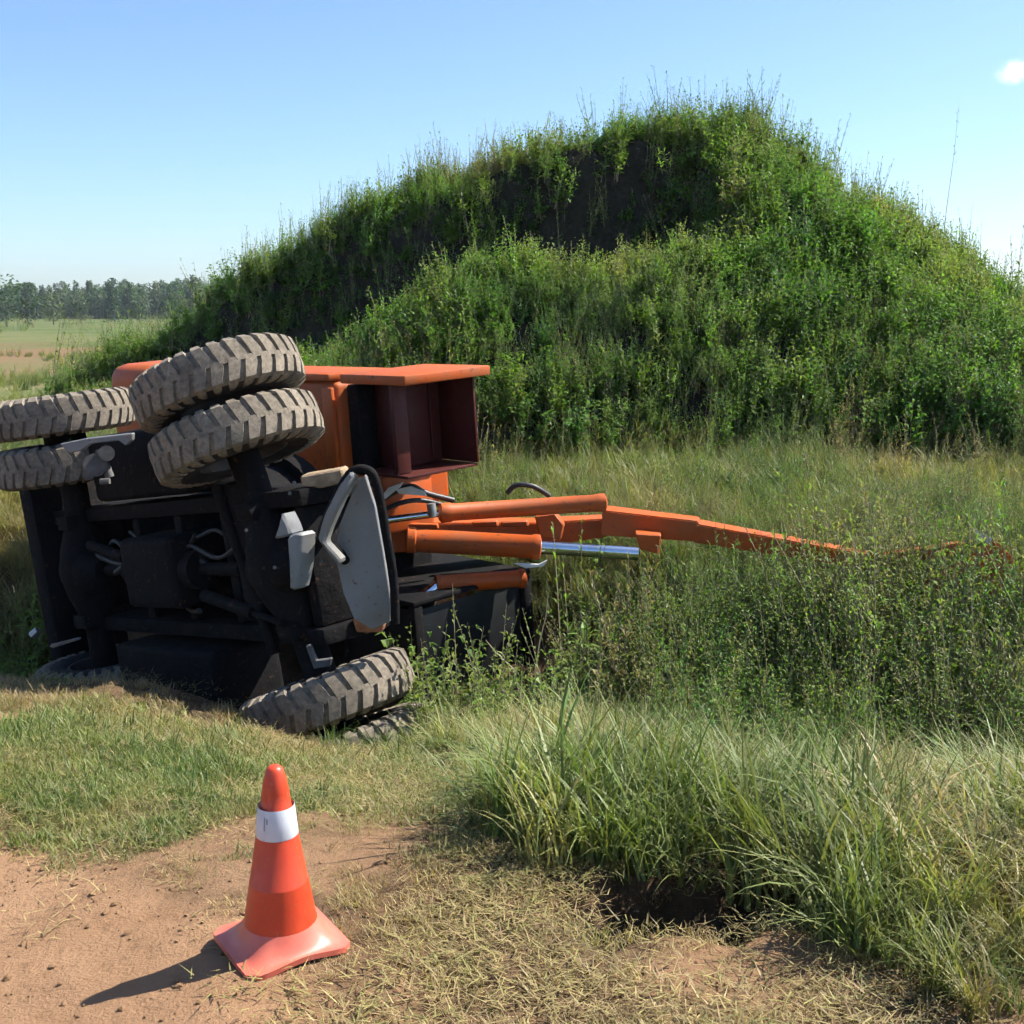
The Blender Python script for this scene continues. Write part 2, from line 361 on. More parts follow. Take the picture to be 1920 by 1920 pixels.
def weed(nst, h, ll, lw, nl, spread=.25, droop=.25, top=1.0, stemr=.006):
    pm = PM()
    for s_ in range(nst):
        a = U(0, 6.28); b = Vector((math.cos(a) * U(0, .06), math.sin(a) * U(0, .06), -.03)); hh = h * U(.7, 1.05); ln = U(0.02, spread)
        pts = [b + Vector((math.cos(a) * ln * (i / 5) ** 1.5 * hh, math.sin(a) * ln * (i / 5) ** 1.5 * hh, hh * i / 5 * (1 - .1 * ln))) for i in range(6)]
        pm.stem(pts, stemr)
        ph = U(0, 6)
        for i in range(nl):
            u = .12 + .88 * i / nl; f = u * 5; k = min(4, int(f)); p = pts[k].lerp(pts[k + 1], f - k)
            ph += 2.4 + U(-.5, .5); el = U(.1, .8) + u * .4 * top
            d = Vector((math.cos(ph) * math.cos(el), math.sin(ph) * math.cos(el), math.sin(el)))
            sc = (1.15 - .75 * u) * U(.7, 1.2)
            pm.leaf(p, d, Vector((0, 0, 1)), ll * sc, lw * sc, droop * U(.3, 1.4))
            if R.random() < .45:     # a short side twig with leaves of its own
                q = p + d * ll * .6
                for j in range(3):
                    e = d + Vector((U(-.7, .7), U(-.7, .7), U(-.2, .7))); pm.leaf(q, e, Vector((0, 0, 1)), ll * sc * .75, lw * sc * .8, droop)
    return pm
def spike(h, n=26):
    """tall thin plume of a weed gone to seed"""
    pm = PM()
    for s_ in range(R.choice((2, 3))):
        a = U(0, 6.28); hh = h * U(.75, 1.05); ln = U(.02, .22); b = Vector((U(-.05, .05), U(-.05, .05), -.03))
        pts = [b + Vector((math.cos(a) * ln * (i / 5) ** 1.5 * hh, math.sin(a) * ln * (i / 5) ** 1.5 * hh, hh * i / 5)) for i in range(6)]
        pm.stem(pts, .0045)
        for i in range(n):
            u = R.random(); f = u * 5; k = min(4, int(f)); p = pts[k].lerp(pts[k + 1], f - k); ph = U(0, 6.28)
            el = U(.5, 1.2) if u > .5 else U(0, .7); L = (.10 if u < .55 else .05) * U(.6, 1.2)
            pm.leaf(p, Vector((math.cos(ph) * math.cos(el), math.sin(ph) * math.cos(el), math.sin(el))), Vector((0, 0, 1)), L, L * .22, .2)
    return pm
def tuft(n, L, W, lean=(.05, .5), curl=(.3, 1.5), rad_=.05, seg=4):
    pm = PM()
    for i in range(n):
        a = U(0, 6.28); r = rad_ * math.sqrt(R.random()); b = U(0, 6.28)
        pm.blade((math.cos(a) * r, math.sin(a) * r, -.015), b, L * U(.55, 1.1), W * U(.7, 1.2), U(*lean), U(*curl), seg)
    return pm
def straw(n, L, W, rad_=.07):
    pm = PM()
    for i in range(n):
        a = U(0, 6.28); r = rad_ * math.sqrt(R.random())
        pm.blade((math.cos(a) * r, math.sin(a) * r, U(.0, .012)), U(0, 6.28), L * U(.4, 1.1), W * U(.7, 1.2), U(1.15, 1.55), U(-.3, .5), 3)
    return pm
def source(name, meshes):
    c = bpy.data.collections.new(name)
    for i, me in enumerate(meshes):
        o = bpy.data.objects.new('%s_%02d' % (name, i), me); c.objects.link(o)
    return c
def clump(makers, n, r, lo=.7, hi=1.15, sink=.0):
    pm = PM()
    for i in range(n):
        a = U(0, 6.28); q = r * math.sqrt(R.random()); pm.merge(R.choice(makers)(), (math.cos(a) * q, math.sin(a) * q, -sink * R.random()), U(0, 6.28), U(lo, hi))
    return pm
LM = [M_LEAF, M_STEM]
w1 = lambda: weed(2, .58, .115, .042, 20, .35, .3, stemr=.005)
w2 = lambda: weed(2, .46, .125, .066, 15, .45, .4, stemr=.005)
w3 = lambda: weed(1, .75, .09, .026, 26, .15, .2, stemr=.005)
sp = lambda: spike(.85)
d1 = lambda: weed(3, .8, .06, .02, 20, .4, .15, stemr=.004)
d2 = lambda: weed(2, .6, .05, .03, 18, .5, .3, stemr=.004)
d3 = lambda: spike(.95, 30)
SRC_WEED = source('weed_kinds', [clump([w1, w1, w3], 5, .24, sink=.08).mesh('weed', LM) for _ in range(4)] + [clump([w2, w2, w1], 5, .24, sink=.08).mesh('weed', LM) for _ in range(4)] + [clump([sp, sp, w3], 5, .26).mesh('weed', LM) for _ in range(3)])
SRC_DRY = source('bank_weed_kinds', [clump([d1, d1, d2], 4, .24).mesh('bank_weed', LM) for _ in range(4)] + [clump([d2, d2, d1], 5, .24).mesh('bank_weed', LM) for _ in range(3)] + [clump([d3, d3, d1], 5, .24).mesh('bank_weed', LM) for _ in range(3)])
SRC_TURF = source('turf_kinds', [tuft(110, .085, .0055, (.2, 1.0), (.2, 1.2), .15, 3).mesh('turf', M_GRASS) for _ in range(8)])
tg1 = lambda: tuft(20, .42, .0085, (.02, .35), (.5, 1.9), .06, 5)
tg2 = lambda: tuft(11, .5, .012, (.2, .6), (.6, 2.1), .05, 5)
SRC_TALL = source('tall_grass_kinds', [clump([tg1, tg1, tg2], 5, .17, .55, 1.15).mesh('tall_grass', M_GRASS) for _ in range(8)])
SRC_STRAW = source('straw_kinds', [straw(64, .062, .0036, .17).mesh('straw', M_GRASS) for _ in range(6)])

def scatter_group(coll):
    ng = bpy.data.node_groups.new('scatter_' + coll.name, 'GeometryNodeTree')
    ng.interface.new_socket('Geometry', in_out='INPUT', socket_type='NodeSocketGeometry'); ng.interface.new_socket('Geometry', in_out='OUTPUT', socket_type='NodeSocketGeometry')
    gi = ng.nodes.new('NodeGroupInput'); go = ng.nodes.new('NodeGroupOutput')
    ci = ng.nodes.new('GeometryNodeCollectionInfo'); ci.inputs['Collection'].default_value = coll; ci.inputs['Separate Children'].default_value = True; ci.inputs['Reset Children'].default_value = True
    ip = ng.nodes.new('GeometryNodeInstanceOnPoints'); ip.inputs['Pick Instance'].default_value = True
    def att(n, ty):
        a = ng.nodes.new('GeometryNodeInputNamedAttribute'); a.data_type = ty; a.inputs['Name'].default_value = n; return a.outputs['Attribute']
    e2r = ng.nodes.new('FunctionNodeEulerToRotation')
    L = ng.links.new
    L(gi.outputs[0], ip.inputs['Points']); L(ci.outputs[0], ip.inputs['Instance']); L(att('idx', 'INT'), ip.inputs['Instance Index'])
    L(att('rot', 'FLOAT_VECTOR'), e2r.inputs[0]); L(e2r.outputs[0], ip.inputs['Rotation']); L(att('scl', 'FLOAT_VECTOR'), ip.inputs['Scale'])
    L(ip.outputs[0], go.inputs[0]); return ng
GROUPS = {}
def scatter(name, coll, P, tint, scale, label, cat, tilt=.12, idx=None, squash=None):
    n = len(P); me = bpy.data.meshes.new(name); me.from_pydata(P.tolist(), [], [])
    rot = np.stack([rng.normal(0, tilt, n), rng.normal(0, tilt, n), rng.uniform(0, 6.28, n)], -1)
    scl = np.stack([scale, scale, scale if squash is None else scale * squash], -1)
    if idx is None: idx = rng.integers(0, len(coll.objects), n)
    for nm, ty, arr in (('rot', 'FLOAT_VECTOR', rot), ('scl', 'FLOAT_VECTOR', scl)):
        a = me.attributes.new(nm, ty, 'POINT'); a.data.foreach_set('vector', arr.astype(np.float32).ravel())
    a = me.attributes.new('idx', 'INT', 'POINT'); a.data.foreach_set('value', np.asarray(idx, np.int32))
    vattr(me, 'tint', np.clip(tint, 0, 1))
    o = link(name, me)
    if coll.name not in GROUPS: GROUPS[coll.name] = scatter_group(coll)
    md = o.modifiers.new('scatter', 'NODES'); md.node_group = GROUPS[coll.name]
    return tag(o, label, cat, kind='stuff')
def pts(n, x0, x1, y0, y1):
    x = rng.uniform(x0, x1, n); y = rng.uniform(y0, y1, n); return x, y
def put(x, y, dz=0): return np.stack([x, y, H(x, y) + dz], -1)

# zones measured off the photograph, turned into ground regions
def tallm(x, y):
    """unmown tall grass right of the cone"""
    e = (fbm(x * 2.0, y * 2.0, 41) - .5) * .9
    yb = np.interp(x, [-.6, -.15, .0, .15, .75, .92, 1.02, 1.22, 3], [6.3, 5.2, 4.3, 3.7, 3.5, 3.2, 2.95, 2.65, 2.4])
    return sstep(-.12, .12, y - yb + e * .35)
def machine_clear(x, y):
    """under the fallen machine nothing tall stands"""
    a = (x + 1.9) * .70 + (y - 8.6) * -.71; b = (x + 1.9) * .71 + (y - 8.6) * .70
    return ~((np.abs(a) < 2.3) & (b > -1.25) & (b < 2.4))

# ------------------------------------------------------------------ fallen excavator
A_ = at(410, 722, 7.44); E_ = at(610, 1288, 7.04)
fax = (E_ - A_).normalized()
C_ = at(114, 777, 9.0)
uu = Vector((.71, .70, .06)).normalized()
F_ = A_ + fax * 2.34
M_f = (A_ + F_) / 2
cw0 = Vector((.13, -.03, -.99)).normalized()
M_r = C_ + cw0 * 1.17
cf = (M_f - M_r); WB = cf.length; cf = (cf - uu * cf.dot(uu)).normalized(); cw = uu.cross(cf).normalized()
O_ = (M_f + M_r) / 2
def frame(o, x, y, z):
    m = Matrix((x, y, z)).transposed().to_4x4(); m.translation = o; return m
MC = frame(O_, cf, cw, uu)                       # chassis: x forward, y left (down now), z up (away now)
hf = Vector((.725, -.69, 0.02)); hf = (hf - uu * hf.dot(uu)).normalized(); hw = uu.cross(hf).normalized()
MH = frame(at(758, 705, 8.3), hf, hw, uu)        # upper house: origin at the tool box corner
base = E_ + fax * .5
exc = empty('excavator', base); exc.rotation_euler = MC.to_euler()
bpy.context.view_layer.update()
EXI = exc.matrix_world.inverted()
tag(exc, 'orange wheeled excavator lying on its side in the ditch with black underside showing', 'excavator')

class B:
    """collects shapes in world space, links them as one part of the excavator"""
    def __init__(s): s.V = []; s.F = []
    def add(s, V, F):
        b = len(s.V); s.V += [Vector(v) for v in V]; s.F += [tuple(i + b for i in f) for f in F]; return s
    def bm(s, b, M=None):
        b.verts.ensure_lookup_table(); b.verts.index_update()
        s.add([(M @ v.co) if M else v.co for v in b.verts], [[v.index for v in f.verts] for f in b.faces]); b.free(); return s
    def box(s, M, x0, x1, y0, y1, z0, z1, bev=.012, seg=2):
        b = bmesh.new(); bmesh.ops.create_cube(b, size=1)
        for v in b.verts: v.co = Vector((x0 + (v.co.x + .5) * (x1 - x0), y0 + (v.co.y + .5) * (y1 - y0), z0 + (v.co.z + .5) * (z1 - z0)))
        if bev: bmesh.ops.bevel(b, geom=b.edges[:], offset=bev, segments=seg, affect='EDGES', profile=.5)
        return s.bm(b, M)
    def cyl(s, p0, p1, r0, r1=None, n=20, rings=None):
        p0 = Vector(p0); p1 = Vector(p1); r1 = r0 if r1 is None else r1; d = (p1 - p0).normalized()
        a = d.orthogonal().normalized(); b = d.cross(a); prof = rings or [(0, r0), (1, r1)]
        V = []; F = []
        for t_, r in prof:
            c_ = p0.lerp(p1, t_); V += [c_ + (a * math.cos(k * 2 * math.pi / n) + b * math.sin(k * 2 * math.pi / n)) * r for k in range(n)]
        for i in range(len(prof) - 1):
            for k in range(n): F.append((i * n + k, i * n + (k + 1) % n, (i + 1) * n + (k + 1) % n, (i + 1) * n + k))
        F.append(tuple(range(n))[::-1]); F.append(tuple((len(prof) - 1) * n + k for k in range(n)))
        return s.add(V, F)
    def tube(s, pts_, r, n=10):
        pts_ = [Vector(p) for p in pts_]; q = []
        for i in range(len(pts_) - 1):      # Catmull-Rom
            p0 = pts_[max(0, i - 1)]; p1 = pts_[i]; p2 = pts_[i + 1]; p3 = pts_[min(len(pts_) - 1, i + 2)]
            for j in range(5):
                t_ = j / 5; q.append(.5 * ((2 * p1) + (p2 - p0) * t_ + (2 * p0 - 5 * p1 + 4 * p2 - p3) * t_ ** 2 + (3 * p1 - p0 - 3 * p2 + p3) * t_ ** 3))
        q.append(pts_[-1]); V = []; F = []; a = None
        for i, p in enumerate(q):
            d = (q[min(i + 1, len(q) - 1)] - q[max(i - 1, 0)]).normalized()
            a = d.orthogonal().normalized() if a is None else (a - d * a.dot(d)).normalized(); b = d.cross(a)
            V += [p + (a * math.cos(k * 6.2832 / n) + b * math.sin(k * 6.2832 / n)) * r for k in range(n)]
        for i in range(len(q) - 1):
            for k in range(n): F.append((i * n + k, i * n + (k + 1) % n, (i + 1) * n + (k + 1) % n, (i + 1) * n + k))
        F.append(tuple(range(n))[::-1]); F.append(tuple((len(q) - 1) * n + k for k in range(n)))
        return s.add(V, F)
    def slab(s, outline, nrm, th, bev=.006):
        """plate from a 3-D outline, thickened along nrm"""
        nrm = Vector(nrm).normalized(); b = bmesh.new()
        v0 = [b.verts.new(Vector(p)) for p in outline]; v1 = [b.verts.new(Vector(p) + nrm * th) for p in outline]; n = len(outline)
        b.faces.new(v0[::-1]); b.faces.new(v1)
        for i in range(n): b.faces.new((v0[i], v0[(i + 1) % n], v1[(i + 1) % n], v1[i]))
        bmesh.ops.recalc_face_normals(b, faces=b.faces[:])
        if bev: bmesh.ops.bevel(b, geom=b.edges[:], offset=bev, segments=1, affect='EDGES')
        return s.bm(b)
    def beam(s, p0, p1, up, w0, h0, w1, h1, bev=.01):
        p0 = Vector(p0); p1 = Vector(p1); d = (p1 - p0).normalized(); sd = d.cross(Vector(up)).normalized(); up = sd.cross(d)
        b = bmesh.new(); vs_ = []
        for p, w_, h_ in ((p0, w0, h0), (p1, w1, h1)):
            for i, j in ((-1, -1), (1, -1), (1, 1), (-1, 1)): vs_.append(b.verts.new(p + sd * w_ / 2 * i + up * h_ / 2 * j))
        for f in ((3, 2, 1, 0), (4, 5, 6, 7), (0, 1, 5, 4), (1, 2, 6, 5), (2, 3, 7, 6), (3, 0, 4, 7)): b.faces.new([vs_[i] for i in f])
        if bev: bmesh.ops.bevel(b, geom=b.edges[:], offset=bev, segments=2, affect='EDGES')
        return s.bm(b)
    def end(s, name, mat, parent, smooth=40, label=None):
        o = link(name, mesh_of(name, [EXI @ v for v in s.V], s.F, mat, smooth), parent)
        if label: o['label'] = label
        return o

def tyre_shapes(M):
    """M: z along the axle, origin at the wheel centre. returns tyre and rim"""
    RO, W = .505, .285; n = 56
    prof = [(-.115, .27), (-.135, .30), (-.142, .37), (-.138, .43), (-.125, .475), (-.10, .497), (-.05, RO), (.05, RO), (.10, .497), (.125, .475), (.138, .43), (.142, .37), (.135, .30), (.115, .27)]
    V = []; F = []
    for k in range(n):
        a = k * 2 * math.pi / n
        for z, r in prof: V.append(M @ Vector((math.cos(a) * r, math.sin(a) * r, z)))
    m_ = len(prof)
    for k in range(n):
        for i in range(m_): F.append((k * m_ + i, ((k + 1) % n) * m_ + i, ((k + 1) % n) * m_ + (i + 1) % m_, k * m_ + (i + 1) % m_))
    T = B().add(V, F)
    nl = 32
    for k in range(nl * 2):
        sgn = 1 if k % 2 else -1; a0 = (k // 2) * 2 * math.pi / nl + (math.pi / nl if sgn > 0 else 0)
        st = [(-.012, RO + .016, .0, .047), (.05, RO + .018, .02, .046), (.115, RO + .008, .045, .040), (.143, RO - .038, .055, .033), (.147, RO - .10, .06, .020)]
        V = []; F = []
        for (z, r, sh, hw_) in st:
            for dr, ww in ((0, hw_ * .75), (-.055, hw_)):
                for sg in (-1, 1):
                    a = a0 + (sh * .9 + sg * ww) / RO; zz = z * sgn - (.03 * sgn if dr and z > .12 else 0)
                    V.append(M @ Vector((math.cos(a) * (r + dr), math.sin(a) * (r + dr), zz)))
        for i in range(len(st) - 1):
            b = i * 4
            for q in ((b, b + 1, b + 5, b + 4), (b, b + 4, b + 6, b + 2), (b + 1, b + 3, b + 7, b + 5)): F.append(q)
        F += [(0, 2, 3, 1), (16, 17, 19, 18)]
        if sgn < 0: F = [f[::-1] for f in F]
        T.add(V, F)
    rim = B()
    prof = [(-.118, .275), (-.118, .255), (-.09, .245), (-.03, .235), (-.02, .12), (-.05, .10), (-.05, .03), (.05, .03), (.05, .10), (.0, .12), (.0, .235), (.09, .245), (.118, .255), (.118, .275)]
    V = []; F = []; n = 32; m_ = len(prof)
    for k in range(n):
        a = k * 2 * math.pi / n
        for z, r in prof: V.append(M @ Vector((math.cos(a) * r, math.sin(a) * r, z)))
    for k in range(n):
        for i in range(m_): F.append((k * m_ + i, ((k + 1) % n) * m_ + i, ((k + 1) % n) * m_ + (i + 1) % m_, k * m_ + (i + 1) % m_))
    rim.add(V, F)
    return T, rim
def wheel(c, axis, spin, hub=False):
    z = axis.normalized(); x = z.orthogonal().normalized(); y = z.cross(x)
    M = frame(c, x, y, z) @ Matrix.Rotation(spin, 4, 'Z')
    T, rim = tyre_shapes(M)
    wl = rim.end('wheel', M_RIM, exc, 35)
    ty = T.end('tyre', [M_TYRE, M_SIDEWALL], wl, 40)
    n_, m_ = 56, 14; mi = [1 if (i % m_) in (0, 1, 2, 3, 9, 10, 11, 12, 13) else 0 for i in range(n_ * m_)]; mi += [0] * (len(ty.data.polygons) - len(mi)); ty.data.polygons.foreach_set('material_index', mi)
    for i in range(8):
        a = i * math.pi / 4; p = Vector((math.cos(a) * .175, math.sin(a) * .175, -.022)); B().cyl(M @ p, M @ (p + Vector((0, 0, -.035))), .016, n=6).end('wheel_nut', M_RIM, wl, 30)
    return wl
for i, f_ in enumerate((0, .35, 1.99, 2.34)): wheel(A_ + fax * f_, fax, .2 * i)
for i, f_ in enumerate((0, .35, 1.99, 2.34)): wheel(C_ + cw0 * f_, cw0, .1 + .13 * i)

# axles
def axle(p0, d, L, name):
    a = B().cyl(p0 + d * .15, p0 + d * (L - .15), .1, rings=[(0, .15), (.07, .15), (.09, .10), (.30, .095), (.42, .18), (.5, .21), (.58, .18), (.70, .095), (.91, .10), (.93, .15), (1, .15)], n=24)
    ax = a.end(name, M_BLACK, exc)
    c_ = p0 + d * L / 2; b = B().cyl(c_ - cf * .26, c_ + cf * .3, .16, .12, rings=[(0, .12), (.25, .18), (.75, .18), (1, .09)]); b.end('differential', M_BLACK, ax)
    for q in (.34, .66):
        b = B().box(frame(p0 + d * L * q, cf, d, uu), -.09, .09, -.05, .05, -.14, .4); b.end('spring_bracket', M_BLACK, ax)
    return ax
fa = axle(A_, fax, 2.34, 'axle'); axle(C_, cw0, 2.34, 'axle')
b = B().cyl(A_ + fax * .62 - cf * .22 - uu * .12, A_ + fax * 1.7 - cf * .22 - uu * .12, .035, n=12); b.end('steering_rod', M_BLACK, fa)
# chassis frame
ch = B()
for y in (-.46, .36): ch.box(MC, -1.75, 1.65, y, y + .10, -.02, .44)
ch.box(MC, -1.74, 1.64, -.46, .46, .40, .47)
chassis = ch.end('chassis_frame', M_BLACK, exc, 30)
for x in (-1.55, -.55, .05, .65, 1.5): B().box(MC, x, x + .1, -.355, .355, .02, .39).end('cross_member', M_BLACK, chassis, 30)
B().box(MC, -1.98, -1.76, -.98, 1.12, -.16, .42, .03).end('rear_bumper', M_BLACK, chassis, 30)
B().cyl(MC @ Vector((-.95, 0, -.02)), MC @ Vector((.9, 0, -.02)), .045, n=14).end('drive_shaft', M_BLACK, exc)
g_ = B().box(MC, -.42, .3, -.24, .24, -.18, .3, .05, 3); g_.cyl(MC @ Vector((-.5, 0, -.02)), MC @ Vector((.42, 0, -.02)), .13); g_.end('gearbox', M_BLACK, exc)
B().box(MC, -.75, .55, -.96, -.5, -.12, .36, .05, 3).end('fuel_tank', M_BLACK, exc)
B().box(MC, -.85, .55, .52, 1.0, -.14, .36, .05, 3).end('battery_box', M_BLACK, exc)
B().cyl(MC @ Vector((.1, 0, .47)), MC @ Vector((.1, 0, .9)), .62, n=40, rings=[(0, .66), (.25, .66), (.26, .58), (.7, .58), (.71, .66), (1, .66)]).end('turntable', M_BLACK, exc)
# pipes and hoses along the belly
for i in range(7):
    y0 = U(-.34, .34); x0 = U(-1.5, -.2); x1 = x0 + U(.7, 1.5)
    p_ = [MC @ Vector((x0 + (x1 - x0) * j / 4, y0 + U(-.08, .08), U(-.06, .06) - .02)) for j in range(5)]
    B().tube(p_, U(.012, .022)).end('hydraulic_hose', M_HOSE, chassis)
for (x, y, z, L) in ((-1.0, -.2, -.1, .5), (.55, .15, -.12, .55)):
    q = B().cyl(MC @ Vector((x, y, z)), MC @ Vector((x + L, y + .1, z)), .04, n=14); q.cyl(MC @ Vector((x + L, y + .1, z)), MC @ Vector((x + L + .3, y + .16, z)), .02, n=12); q.end('steering_cylinder', M_BLACK, exc)
# grease-grey bracket and fittings at the front of the chassis (lit by the sun)
def face_pts(L, Y): return [at(a, b_, Y) for a, b_ in L]
vf = Vector((.1, 1, 0))
B().slab(face_pts([(527, 960), (540, 985), (546, 1004), (512, 1012), (520, 990)], 6.74), Vector((.5, .85, 0)), .12, .012).end('tow_bracket', M_GREY, chassis, 30)
B().slab(face_pts([(536, 1008), (552, 998), (566, 1000), (563, 1058), (553, 1108), (541, 1106), (540, 1060)], 6.70), Vector((.6, .8, 0)), .12, .014).end('tow_hook', M_GREY, chassis, 30)
q = B().box(frame(at(478, 1010, 7.35), cf, cw, uu), -.10, .10, -.36, .5, -.10, .10, .03); q.end('front_cross_beam', M_BLACK, chassis, 30)
for (a, b_) in ((552, 905), (462, 994), (515, 1064), (603, 1052), (543, 925)):
    q = B().cyl(at(a, b_, 6.72), at(a, b_, 6.80), .011, n=8); q.end('bolt', M_IRON, chassis)
# step with caked mud beside the house
B().slab(face_pts([(562, 893), (640, 879), (648, 905), (600, 916), (566, 912)], 7.0), vf, .16, .01).end('mud_caked_step', M_MUD, chassis, 30)
# guard plate with bent tube round it
gp = B().slab(face_pts([(684, 890), (703, 950), (719, 1040), (733, 1130), (731, 1166), (697, 1181), (663, 1160), (643, 1110), (628, 1040), (636, 985), (660, 925)], 6.80), Vector((.25, .95, .1)), .03, .004)
guard = gp.end('guard_plate', M_GREY, exc, 30)
B().tube([at(648, 1052, 6.80), at(632, 1030, 6.74), at(604, 1012, 6.73), at(612, 975, 6.72), at(638, 918, 6.71), at(662, 884, 6.71), at(690, 882, 6.71), at(706, 908, 6.71), at(722, 990, 6.72), at(738, 1090, 6.73), at(741, 1168, 6.75)], .027).end('guard_tube', M_BLACK, guard)
B().slab(face_pts([(594, 1012), (606, 968), (634, 912), (656, 884), (664, 894), (642, 936), (618, 990), (608, 1018), (640, 1052), (632, 1062)], 6.66), Vector((.4, .9, .1)), .07, .012).end('guard_edge', M_GREY, guard, 30)
for (x0, y0, x1, y1) in ((610, 1010, 560, 1030), (700, 900, 640, 960), (738, 1150, 640, 1170)):
    B().cyl(at(x0, y0, 6.84), at(x1, y1, 7.5), .028, n=10).end('guard_arm', M_BLACK, guard)
B().slab(face_pts([(660, 1160), (700, 1152), (722, 1165), (716, 1186), (668, 1186)], 7.0), vf, .08).end('rusty_hinge', plain('rust', (.30, .12, .05), .9, 0, .4, 18), exc)
# lower front wheel carrier
B().slab(face_pts([(573, 1212), (582, 1208), (594, 1238), (622, 1234), (618, 1250), (588, 1255)], 6.85), vf, .03).end('wheel_carrier', M_IRON, fa, 30)
# bracket and hub at the rear axle
B().slab(face_pts([(112, 832), (160, 822), (248, 812), (247, 826), (236, 836), (222, 826), (170, 832), (150, 846), (128, 850)], 7.75), vf, .05).end('fender_bracket', M_GREY, chassis, 30)
q = B()
for (a, b_, r_) in ((178, 872, .075), (200, 850, .05), (165, 890, .035)): q.cyl(at(a, b_, 7.7), at(a, b_, 7.95), r_, n=14)
q.cyl(at(186, 842, 7.75), at(206, 895, 7.75), .03, n=10); q.cyl(at(188, 903, 7.7), at(206, 902, 7.7), .02, n=8)
q.end('axle_brake', M_IRON, chassis)
q = B().beam(at(95, 1212, 8.25), at(152, 1196, 8.2), (0, 0, 1), .03, .03, .03, .015); q.cyl(at(60, 1192, 8.3), at(72, 1182, 8.3), .03, n=8); q.end('broken_rail', M_STEEL, chassis, 30)

# upper house
B().box(MH, -3.45, -.80, .06, 1.1, .0, 1.05, .05, 3).end('house_body', M_ORANGE, exc, 40)
B().box(MH, -1.28, -.82, .0, .055, -.03, .42, .015).end('house_top_flange', M_ORANGE, exc, 40)
B().box(MH, -.92, -.80, .10, .72, -.035, -.002, .008).end('front_edge_flange', M_ORANGE, exc, 40)
cwt = B().box(MH, -4.25, -3.47, -.02, 2.3, -.05, 1.1, .16, 4); cwt.end('counterweight', M_ORANGE, exc, 50)
# tool compartment hollowed at the front for shade: lid, floor, posts and a recessed core
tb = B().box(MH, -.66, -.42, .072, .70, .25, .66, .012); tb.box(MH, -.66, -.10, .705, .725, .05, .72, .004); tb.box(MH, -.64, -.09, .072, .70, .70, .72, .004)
tb.box(MH, -.24, -.20, .072, .70, .05, .17, .004); tb = tb.end('tool_box', M_SHADE_RED, exc, 40)
B().box(MH, -.73, .0, .0, .07, .0, .80, .012).end('tool_box_lid', M_ORANGE, tb, 40)
for z in (.33, .55): B().box(MH, -.418, -.40, .12, .66, z, z + .014, .004).end('tool_box_rib', M_SHADE_RED, tb)
B().box(MH, -.80, -.66, .09, .75, .10, .9, .02).end('bulkhead', M_BLACK, exc, 40)
B().box(MH, -3.4, -1.0, 1.12, 2.2, .02, 1.0, .05, 3).end('house_deck', M_BLACK, exc, 40)
B().box(MH, -1.35, -.72, .80, 1.25, .3, .8, .03).end('boom_foot', M_ORANGE, exc, 40)
# cab, crushed into the ditch under the machine
cab = B().box(MH, -1.5, -.15, 1.62, 1.66, .06, 1.25, .012)
for x in (-1.46, -.19):
    for z in (.1, 1.21): cab.box(MH, x - .04, x + .04, 1.665, 2.4, z - .04, z + .04, .01)
cab = cab.end('cab', M_BLACK, exc, 30)
B().box(MH, -1.4, -.25, 1.70, 2.35, .085, .095, .002).end('cab_window', M_GLASS, cab)
B().box(MH, -.2, -.19, 1.70, 2.35, .15, 1.15, .002).end('windscreen', M_GLASS, cab)

# boom, arm and cylinders
UPZ = Vector((0, 0, 1))
bm_ = B().beam(at(672, 1003, 9.35), at(1010, 998, 9.75), UPZ, .30, .24, .26, .20); bm_.beam(at(1004, 998, 9.74), at(1135, 985, 9.8), UPZ, .26, .20, .22, .15)
boom = bm_.end('boom', M_ORANGE, exc, 40)
B().slab(face_pts([(735, 981), (820, 983), (822, 992), (735, 992)], 9.22), vf, .05).end('boom_plate', M_ORANGE, boom, 30)
for (a, b_) in ((884, 935), (938, 992)): B().slab(face_pts([(a, 978), (b_ - 4, 976), (b_, 988), (a + 3, 989)], 9.35), vf, .07, .01).end('boom_plate', M_ORANGE, boom, 30)
B().slab(face_pts([(1002, 968), (1040, 962), (1058, 985), (1052, 1012), (1012, 1008)], 9.35), vf, .12, .01).end('boom_lug', M_ORANGE, boom, 30)
def cylinder(b0, b1, r, rod0, rod1, rr):
    q = B().cyl(b0, b1, r, rings=[(0, r * .8), (.015, r * 1.12), (.07, r * 1.12), (.08, r), (.93, r), (.94, r * 1.08), (.99, r * 1.08), (1, r * .75)], n=26)
    o = q.end('hydraulic_cylinder', M_ORANGE, exc, 35)
    B().cyl(rod0, rod1, rr, n=18).end('piston_rod', M_CHROME, o, 35); return o
cylinder(at(822, 962, 9.05), at(1136, 942, 9.3), .066, at(695, 979, 8.95), at(826, 962, 9.05), .028)
cylinder(at(760, 1012, 8.95), at(1014, 1026, 9.02), .088, at(1008, 1026, 9.02), at(1195, 1038, 9.1), .05)
cylinder(at(985, 1084, 9.1), at(815, 1096, 8.9), .066, at(822, 1096, 8.9), at(752, 1152, 8.7), .045)
q = B().cyl(at(808, 944, 9.0), at(812, 968, 9.0), .035, n=12); q.end('rod_clevis', M_STEEL, exc)
